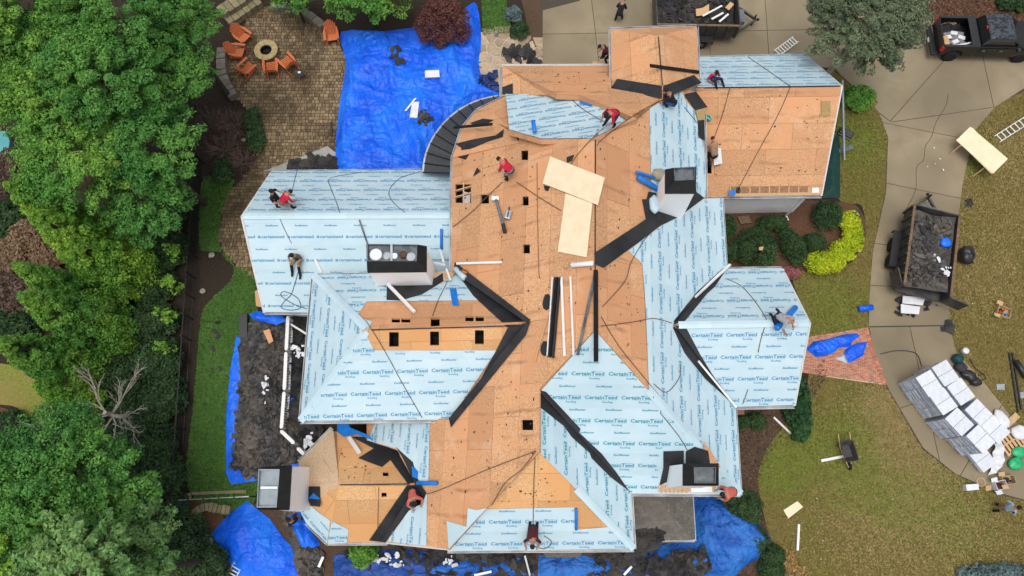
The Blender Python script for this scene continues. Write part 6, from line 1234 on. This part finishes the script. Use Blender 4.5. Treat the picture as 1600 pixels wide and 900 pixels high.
# body below the bed: sides as separate walls so the bed is open
for sg in (-1, 1):
    y0, y1 = (sg * HW, sg * (HW - .12)) if sg < 0 else (sg * (HW - .12), sg * HW)
    mb = MB(); prof = [(.12, .55), (.42, .55), (.5, .8), (.68, .98), (.95, 1.02), (1.22, .98), (1.4, .8), (1.46, .5), (2.05, .5), (2.05, 1.36), (.10, 1.36)]
    r = [Vector((x, y0, z)) for x, z in prof]; mb.prism(r, (0, y0 - y1, 0)); mb.build('bedside', M_TRUCK, tr, bevel=.02)
    MB().box(.1, 2.05, min(y0, y1) - .01, max(y0, y1) + .01, 1.36, 1.39).build('bed_rail', M_PLAST, tr)
    lt = MB().box(.06, .22, min(sg * HW, sg * (HW - .14)) - .005, max(sg * HW, sg * (HW - .14)) + .012, .92, 1.28).build('tail_light', M_RED, tr, bevel=.02)
MB().box(.12, 2.05, -.9, .9, .62, .68).build('bed_floor', M_PLAST, tr); MB().box(1.98, 2.05, -.92, .92, .68, 1.38).build('bed_front_wall', M_TRUCK, tr); MB().box(.05, .13, -.86, .86, .68, 1.36).build('tailgate', M_TRUCK, tr, bevel=.02)
bp_ = MB().box(-.22, .02, -.98, .98, .48, .68).build('rear_bumper', M_PLAST, tr, bevel=.03); MB().box(-.235, -.22, -.15, .15, .52, .64).build('number_plate', M_WHITE, bp_)
MB().box(1.62, 2.07, -.93, .93, 1.375, 1.42).build('tonneau_roll', M_PLAST, tr, bevel=.02)
loft('cab_body', [(2.05, HW, .5, 1.30, .04), (3.0, HW, .48, 1.30, .04), (4.25, HW, .48, 1.28, .06), (4.5, HW, .5, 1.24, .08), (5.5, HW * .97, .5, 1.18, .14), (LEN, HW * .88, .52, 1.05, .2)], M_TRUCK, tr, .02)
loft('cab_glass', [(2.12, .93, 1.25, 1.30, .05), (2.38, .86, 1.25, 1.80, .12), (3.75, .86, 1.25, 1.80, .12), (4.5, .93, 1.2, 1.26, .05)], M_GLASS, tr)
loft('roof', [(2.36, .78, 1.795, 1.82, .03), (2.6, .80, 1.80, 1.90, .10), (3.5, .80, 1.80, 1.90, .10), (3.78, .76, 1.795, 1.82, .05)], M_TROOF, tr, .015)
MB().box(2.30, 2.36, -.1, .1, 1.74, 1.79).build('brake_light', M_RED, tr)
for sg in (-1, 1):
    for x0, x1 in ((2.2, 3.15), (3.17, 4.2)):
        dr = MB().box(x0, x1, sg * (HW + .004) - .006, sg * (HW + .004) + .006, .58, 1.26).build('door', M_TRUCK, tr, bevel=.005); MB().box(x0 + .1, x0 + .28, sg * (HW + .025) - .015, sg * (HW + .025) + .015, 1.05, 1.09).build('door_handle', M_CHROME, dr)
    MB().bar((2.3, sg * .955, 1.29), (4.3, sg * .955, 1.285), .03, .025).build('chrome_trim', M_CHROME, tr); MB().box(4.05, 4.22, sg * 1.12 - .1, sg * 1.12 + .1, 1.22, 1.42).build('mirror', M_PLAST, tr, bevel=.03); MB().box(5.62, 5.86, sg * .72 - .16, sg * .72 + .16, .82, 1.0).build('headlight', M_GLASS, tr, bevel=.03)
    for x in (.95, 4.85):
        ww = wheel(tr, 0, 0, .4, .28); ww.rotation_euler = (0, 0, math.pi / 2 * (-sg)); ww.location = (x, sg * (HW - .13), 0)
MB().box(5.8, 5.98, -.92, .92, .5, .72).build('front_bumper', M_CHROME, tr, bevel=.03)
def TL(x, y, z): return Matrix.Translation(tr.location) @ Matrix.Rotation(R(-1.5), 4, 'Z') @ Vector((x, y, z))
for i in range(9): q = TL(.55 + (i % 3) * .38 + .1, -.35 + (i // 3) * .28, .78 + .05 * (i % 2)); tag(MB().box(-.2, .2, -.12, .12, 0, .16, Matrix.Translation(q) @ Matrix.Rotation(.5 * math.sin(i * 2.3), 4, 'Z')).build('paper_sack', M_BAGW if i % 2 else GRYC, None, False, .04), 'sacks heaped in the bed of the black pickup', 'sack', 'sacks in the truck bed')
tag(MB().box(-.22, .2, -.3, .3, 0, .04, Matrix.Translation(TL(.42, -.35, .98))).build('cardboard_sheet', M_CARD), 'orange-brown cardboard in the truck bed by the tailgate', 'cardboard'); tag(MB().tube([TL(.6, -.72, 1.1), TL(1.3, -.68, 1.15), TL(1.75, -.55, 1.15)], .05, 8).build('white_pipe', M_WHITE), 'white pipe along the near side of the truck bed', 'pipe'); bag(None, 0, 0, .01, .01, .01, M_PLAST, 'x', 'x', 'x'); bpy.data.objects.remove(bpy.data.objects['x'])
tag(MB().box(-.3, .2, -.12, .12, 0, .12, Matrix.Translation(TL(1.35, -.68, .8))).build('green_case', M_GREEN, None, False, .02), 'green case beside the white pipe in the truck bed', 'case')
for i in range(4): tag(MB().tube([TL(.25, .55 - i * .12, .95), TL(.8, .6 - i * .1, 1.05), TL(1.4, .78 - i * .06, 1.0)], .03, 6).build('black_pipe', M_PLAST), 'black pipe along the far side of the truck bed', 'pipe', 'black pipes in the truck bed')
# ------------------------------------------------ shingle pallets on the drive
def pallet_stack(loc, rz, tiers, label):
    e = empty('shingle_pallet', label, 'pallet', loc, rz, 'wrapped shingle pallets on the drive'); z = 0; L_, W_ = .82, .99
    z = random.uniform(-.04, -.005)
    for t in range(tiers):
        for k in range(5): x = -L_ / 2 + .05 + k * (L_ - .1) / 4; MB().box(x - .045, x + .045, -W_ / 2, W_ / 2, z + .09, z + .11).build('pallet_board', M_WOOD, e)
        for y in (-W_ / 2 + .05, 0, W_ / 2 - .05): MB().box(-L_ / 2, L_ / 2, y - .04, y + .04, z, z + .09).build('pallet_runner', M_WOOD, e)
        z += .115; nl = 10 if tiers > 1 else 4
        for k in range(nl):
            for j in range(2):
                y0 = -W_ / 2 + j * W_ / 2; dx = random.uniform(-.02, .02); last = (k == nl - 1)
                MB().box(-L_ / 2 + dx, L_ / 2 + dx, y0 + .008, y0 + W_ / 2 - .008, z, z + .068).build('bundle', M_BUND if not last else M_WRAP, e)
            z += .075
    MB().box(-L_ / 2 - .015, L_ / 2 + .015, -W_ / 2 - .012, -.008, z, z + .012).build('wrap', M_WRAP, e); MB().box(-L_ / 2 - .015, L_ / 2 + .015, .008, W_ / 2 + .012, z, z + .012).build('wrap', M_WRAP, e)
    return e
for x, y, a, t, lab in ((1452, 599, 27, 2, 'shingle pallet at the left end of the stacks on the drive'), (1477, 583, 27, 2, 'shingle pallet furthest up the drive next to the black bags'), (1474, 627, 29, 2, 'shingle pallet in the second row on the lawn side'), (1501, 612, 30, 2, 'shingle pallet in the second row on the far side'), (1499, 659, 38, 2, 'shingle pallet in the third row on the lawn side'), (1530, 645, 38, 2, 'shingle pallet in the third row on the far side'), (1532, 686, 38, 2, 'shingle pallet in the fourth row on the lawn side'), (1555, 671, 38, 2, 'shingle pallet in the fourth row next to the empty pallet'), (1536, 716, 32, 1, 'low half-used shingle pallet at the lower end of the row')):
    z_ = 1.74 if t == 2 else .45; p = W(x, y, z_); pallet_stack((p.x, p.y, .045), R(a), t, lab)
tag(surf('plastic_wrap', [tuple(W(x, y, .3)[:2]) for x, y in ((1555, 690), (1568, 688), (1572, 720), (1560, 738), (1548, 742), (1550, 725))], lambda x, y: .25 + .25 * noise.noise(Vector((x * 3, y * 3, 1))), M_BAGW, .08), 'torn plastic wrap hanging at the end of the shingle pallets', 'wrap')
p = W(1579, 690, .15); ep = empty('empty_pallet', 'bare timber pallet at the right end of the shingle stacks', 'pallet', (p.x, p.y, .05), R(-62))
for k in range(6): MB().box(-.5, .5, -.55 + k * .2, -.43 + k * .2, .1, .12).build('board', M_WOOD, ep)
for x in (-.45, 0, .45): MB().box(x - .04, x + .04, -.55, .58, 0, .1).build('runner', M_WOOD, ep)
bag(None, 1590, 707, .38, .28, .12, M_GREEN, 'green_bag', 'upper green plastic bag at the right edge', 'bag', .05); bag(None, 1584, 724, .36, .3, .12, M_GREEN, 'green_bag', 'lower green plastic bag at the right edge', 'bag', .05, .5); bag(None, 1590, 676, .45, .35, .16, M_BAGW, 'white_bag', 'white sack above the green bags', 'bag', .05)
bag(None, 1563, 655, .3, .5, .12, M_BAGW, 'white_bag', 'white crumpled wrapper beside the fourth row of pallets', 'bag', .05, .5); tag(MB().bar(W(1572, 665, .1), W(1590, 648, .1), .3, .04).build('cardboard_sheet', M_CARD), 'cardboard strip beside the bare pallet', 'cardboard')
for a, b, lab, w_ in (((1577, 551), (1591, 645), 'long black drip edge on the lawn at the right edge', .07), ((1582, 551), (1596, 640), 'second long black drip edge beside the first', .07)): tag(MB().bar(W(*a, .08), W(*b, .08), w_, .06).build('drip_edge', M_PLAST), lab, 'flashing', 'drip edges on the lawn')
tag(MB().tube([W(1587, 563, .2), W(1604, 590, .2)], .14, 12).build('black_tube', M_PLAST, None, True), 'thick black tube at the right edge of the photo', 'tube')
slab([(1557, 600), (1570, 600), (1570, 609), (1558, 609)], .02, .04, M_GALV, 'metal_sheet', 'small metal sheet on the lawn right of the stacks', 'sheet'); slab([(1591, 613), (1602, 612), (1602, 622), (1592, 622)], .02, .04, M_GALV, 'metal_sheet', 'small metal sheet beside the black drip edges', 'sheet')
bag(None, 1493, 562, .28, .25, .2, mat('dark_teal', (.01, .06, .07), None, .5), 'tool_bag', 'dark teal tool bag above the shingle stacks', 'bag', .05); bag(None, 1498, 575, .32, .25, .2, CHAR, 'tool_bag', 'grey tool bag at the top of the stacks', 'bag', .05); bag(None, 1510, 588, .4, .28, .2, M_PLAST, 'tool_bag', 'black bag beside the far side of the stacks', 'bag', .05, -.5); bag(None, 1521, 597, .3, .25, .18, M_PLAST, 'tool_bag', 'black bag furthest right of the four tool bags', 'bag', .05)
MBb = MB().lathe([(.14, 0), (.16, .34), (.15, .36)], W(1503, 550), 14); tag(MBb.build('bucket', M_BAGW, None, True), 'white bucket above the tool bags', 'bucket'); tag(MB().tube([W(x, y, .05) for x, y in smooth_ring([(1515, 560), (1522, 573), (1530, 580), (1538, 586), (1540, 592), (1532, 594), (1528, 588), (1536, 584)], 5, False)], .02, 5).build('hose', M_PLAST), 'thin black hose on the lawn beside the tool bags', 'hose')
tag(MB().tube([W(x, y, .08) for x, y in smooth_ring([(1376, 553), (1400, 548), (1422, 549), (1434, 555), (1440, 572)], 5, False)], .018, 5).build('hose', M_PLAST), 'dark hose curling on the drive above the stacks', 'hose')
def openbox(x, y, rz, w_, d_, h_, m, name, label, fillm=None):
    p = W(x, y, .1); e = empty(name, label, 'box', (p.x, p.y, .03), rz)
    for a, b, c_, d in ((-w_, -w_ + .02, -d_, d_), (w_ - .02, w_, -d_, d_), (-w_, w_, -d_, -d_ + .02), (-w_, w_, d_ - .02, d_)): MB().box(a, b, c_, d, 0, h_).build('side', m, e)
    MB().box(-w_, w_, -d_, d_, 0, .02).build('base', m, e)
    for sg in (-1, 1): MB().bar((-w_, sg * d_, h_), (-w_ - .0, sg * (d_ + .18), h_ + .06), .3, .012).build('flap', m, e)
    if fillm:
        for i in range(5): t = MB().lathe([(.05, .05), (.06, h_ * .8), (.04, h_ * .85)], (-w_ * .5 + (i % 3) * w_ * .5, -d_ * .3 + (i // 3) * d_ * .6, 0), 8); t.build('can', fillm[i % len(fillm)], e)
    return e
openbox(1566, 488, -.4, .32, .26, .25, M_CARD, 'open_box', 'open cardboard box of coloured cans on the lawn', [M_RED, M_GREEN, M_TARP, M_BMET]); openbox(1572, 750, .1, .3, .2, .3, M_CARD, 'open_box', 'open carton at the drive edge near the green bags', [CHAR]); openbox(1560, 758, .2, .26, .2, .3, M_BAGW, 'white_carton', 'white carton beside the open carton at the drive edge', [MAR])
slab([(1509, 757), (1529, 756), (1530, 765), (1511, 767)], .03, .3, M_BAGW, 'white_box', 'white box lying on the lawn below the shingle stacks', 'box'); slab([(1540, 759), (1549, 758), (1549, 766), (1541, 767)], .03, .1, M_CARD, 'cardboard_box', 'small brown box between the white box and the cartons', 'box')
tag(MB().tube([W(1532, 753, .03) + Vector((.2 * math.cos(t * .7), .2 * math.sin(t * .7), .03)) for t in range(10)], .03, 6).build('cable_coil', M_CARD), 'coil of brown cable beside the white box', 'cable')
slab([(1224, 797), (1246, 783), (1255, 792), (1232, 810)], .07, .03, M_PLY, 'plywood_offcut', 'small plywood offcut on the lower lawn', 'plywood'); slab([(1352, 174), (1362, 172), (1359, 180), (1351, 182)], .0, .0, M_PLAST, 'x', 'x', 'x'); bpy.data.objects.remove(bpy.data.objects['x'])
tag(MB().bar(W(1248, 819, .08), W(1246, 860, .08), .1, .08).build('white_post', M_WHITE), 'white post lying on the lower lawn below the plywood offcut', 'post'); tag(MB().bar(W(1209, 652, .06), W(1236, 678, .06), .09, .05).build('white_post', M_WHITE), 'white strip on the mulch below the east wing', 'strip'); tag(MB().bar(W(1283, 720, .08), W(1318, 713, .08), .12, .05).build('white_post', M_WHITE), 'white board beside the wheelbarrow', 'board'); tag(MB().bar(W(975, 898, .6), W(987, 885, .7), .1, .06).build('white_post', M_WHITE), 'white strip poking out at the bottom below the porch', 'strip'); tag(MB().bar(W(741, 899, .4), W(768, 893, .4), .1, .06).build('white_post', M_WHITE), 'white strip at the bottom edge under the south eave', 'strip'); tag(MB().bar(W(498, 886, .4), W(505, 870, .4), .12, .06).build('white_post', M_WHITE), 'white strip among offcuts beside the south-west tarp', 'strip'); tag(MB().bar(W(820, 868, .6), W(828, 899, .4), .08, .06).build('white_post', M_GALV), 'grey pole leaning below the south eave', 'pole')
tag(MB().tube([W(1342, 483, .15), W(1363, 480, .15)], .15, 14).build('blue_roll', M_TARP, None, True), 'blue roll lying at the edge of the drive', 'roll')
heap('dark felt scraps on the lawn beside the trailer', [(1508, 310), (1522, 308), (1522, 326), (1508, 326)], lambda x, y, d: .04, 8, M_SCRAPD, .16, tilt=.15); heap('felt scrap on the lawn edge below the trailer door', [(1474, 500), (1490, 500), (1490, 516), (1476, 516)], lambda x, y, d: .04, 6, M_SCRAPD, .2, tilt=.1); heap('dark flakes on the back lawn', [(320, 480), (350, 450), (345, 600), (318, 640)], lambda x, y, d: .03, 9, M_SCRAPD, .13, tilt=.05)
heap('white flecks on the drive below the truck', [(1410, 170), (1500, 140), (1490, 270), (1420, 270)], lambda x, y, d: .055, 5, M_BAGW, .04, 'litter_flecks', tilt=.05)
p = W(1517, 392, .1); bag(None, 1517, 391, .16, .24, .06, CHAR, 'black_shoe_bag', 'small dark bag on the lawn right of the trailer', 'bag', .02)
# wheelbarrow
p = W(1324, 705, .4); wb = empty('wheelbarrow', 'black wheelbarrow standing on the lower lawn', 'wheelbarrow', (p.x, p.y, .01), R(8)); mb = MB(); vs = []
for k, (hw, hl, z) in enumerate(((.34, .46, .62), (.31, .43, .62), (.2, .26, .34))): vs += [(x, y, z) for x, y in ((-hw, -hl), (-hw * .55, -hl * 1.08), (hw * .55, -hl * 1.08), (hw, -hl), (hw * .9, hl), (0, hl * 1.12), (-hw * .9, hl))]
mb.add(vs, [(k * 7 + i, k * 7 + (i + 1) % 7, (k + 1) * 7 + (i + 1) % 7, (k + 1) * 7 + i) for k in range(2) for i in range(7)] + [tuple(range(14, 21))]); mb.build('tray', mat('worn_tray', (.06, .055, .055), (.03, .028, .028), .5, 7), wb)
for sg in (-1, 1):
    MB().tube([(sg * .28, .85, .55), (sg * .27, .2, .34), (sg * .06, -.75, .2)], .022, 6).build('handle', M_WOOD, wb); MB().tube([(sg * .25, .3, .34), (sg * .27, .35, 0)], .02, 6).build('leg', M_PLAST, wb)
ww = wheel(wb, 0, 0, .19, .09, M_GALV); ww.location = (0, -.68, 0)
# black dog-crate-like bin and pole by the garage
p = W(1322, 208, .2); bn = empty('plastic_bin', 'black plastic bin lying beside the garage gable', 'bin', (p.x, p.y, .02), R(-35)); MB().box(-.38, .38, -.2, .2, 0, .3).build('body', M_PLAST, bn, bevel=.04); MB().box(-.3, .3, -.13, .13, .3, .33).build('lid', M_TRAIL, bn, bevel=.01); MB().tube([(-.36, -.22, .15), (.36, -.22, .15)], .02, 6).build('handle', M_GALV, bn)
tag(MB().bar(W(1316, 125, 2.6), W(1319, 250, .05), .09, .09).build('grey_pole', M_GALV), 'grey pole leaning against the garage gable', 'pole'); slab([(1310, 232), (1332, 225), (1334, 232), (1312, 240)], .05, .06, M_GMET, 'grey_board', 'grey board at the foot of the leaning pole', 'board')
slab([(1320, 329), (1343, 328), (1346, 336), (1342, 342), (1322, 336)], .02, .05, M_MEMB, 'felt_sheet', 'dark felt piece above the golden hedge', 'felt scrap'); slab([(1152, 338), (1170, 336), (1175, 348), (1158, 350)], .05, .1, M_RUST, 'flat_stone', 'rusty flat stone below the white garage wall', 'stone')
slab([(1186, 386), (1193, 385), (1192, 391), (1186, 391)], 1.35, .03, M_CARD, 'paper_scrap', 'small yellow paper scrap on the square boxwood', 'paper'); slab([(1151, 640), (1163, 640), (1163, 648), (1151, 648)], .1, .5, M_BRICKW, 'brick_pier', 'small brick pier under the east wing corner', 'pier')
for i, (x, y, r_, lab) in enumerate(((331, 399, .18, 'pale round stone in the dark mulch bed'), (317, 455, .16, 'small boulder at the turf edge'), (294, 777, .2, 'pale boulder at the fence corner'), (321, 849, .42, 'large flat pale boulder beside the south-west tarp'), (381, 219, .14, 'white stone among the twiggy shrubs'))): bag(None, x, y, r_, r_ * .9, r_ * .3, mat('pale_stone', (.34, .32, .25), (.22, .21, .16), .9, 5), 'boulder', lab, 'stone', .0)
bag(None, 311, 840, .2, .26, .12, GRYC, 'garden_statue_stone', 'small grey stone beside the large flat boulder', 'stone')
bag(None, 775, 56, .1, .12, .2, M_GALV, 'lantern_post', 'small grey path light on the flagstone corner', 'light', 0); slab([(411, 517), (421, 514), (427, 533), (420, 537)], 1.0, .05, M_OSB, 'timber_offcut', 'orange board offcut on top of the shingle heap', 'offcut')
tarp('blue and silver sheet hanging over the corner of the low west wing', [(387, 490), (400, 484), (440, 492), (447, 500), (430, 506), (395, 498)], M_TARP, .1, .06, z=1.2, z0=1.0, sag=.2, step=.1); slab([(372, 492), (386, 490), (386, 528), (374, 528)], .1, .3, M_PLAST, 'black_bin_bag', 'flat black sheet beside the hanging blue sheet', 'sheet')
slab([(398, 455), (408, 450), (408, 480), (400, 478)], .6, .04, M_WOOD, 'timber_offcut', 'orange board leaning at the low west wing corner', 'offcut')
# white railing beside the heap
rl = empty('white_railing', 'white balustrade in three lengths between the shingle heap and the west wing', 'railing', W(448, 580)); RH = 1.0
def rp(x, y, z): return W(x, y, z) - rl.location
for a, b in (((450, 496), (447.5, 546)), ((447, 552), (444.5, 608)), ((444, 614), (440, 668)), ((440, 674), (459, 692)), ((466, 701), (474, 709))):
    A, B = rp(*a, RH), rp(*b, RH); MB().bar(A, B, .16, .07).build('top_rail', M_WHITE, rl); lo = Vector((0, 0, -.75)); MB().bar(A + lo, B + lo, .09, .06).build('bottom_rail', M_WHITE, rl); k = max(3, int((B - A).length / .13)); mb = MB()
    for i in range(k): q = A.lerp(B, (i + .5) / k); mb.bar(q, q + lo, .045, .045)
    mb.build('balusters', M_WHITE, rl)
    for q in (A, B): MB().bar(Vector((q.x, q.y, 0)), q + Vector((0, 0, .06)), .1, .1).build('post', M_WHITE, rl)
tag(MB().bar(W(455, 507, 1.0), W(479, 522, 1.6), .09, .06).build('white_post', M_WHITE), 'white strut between the railing top and the west wing', 'strut')
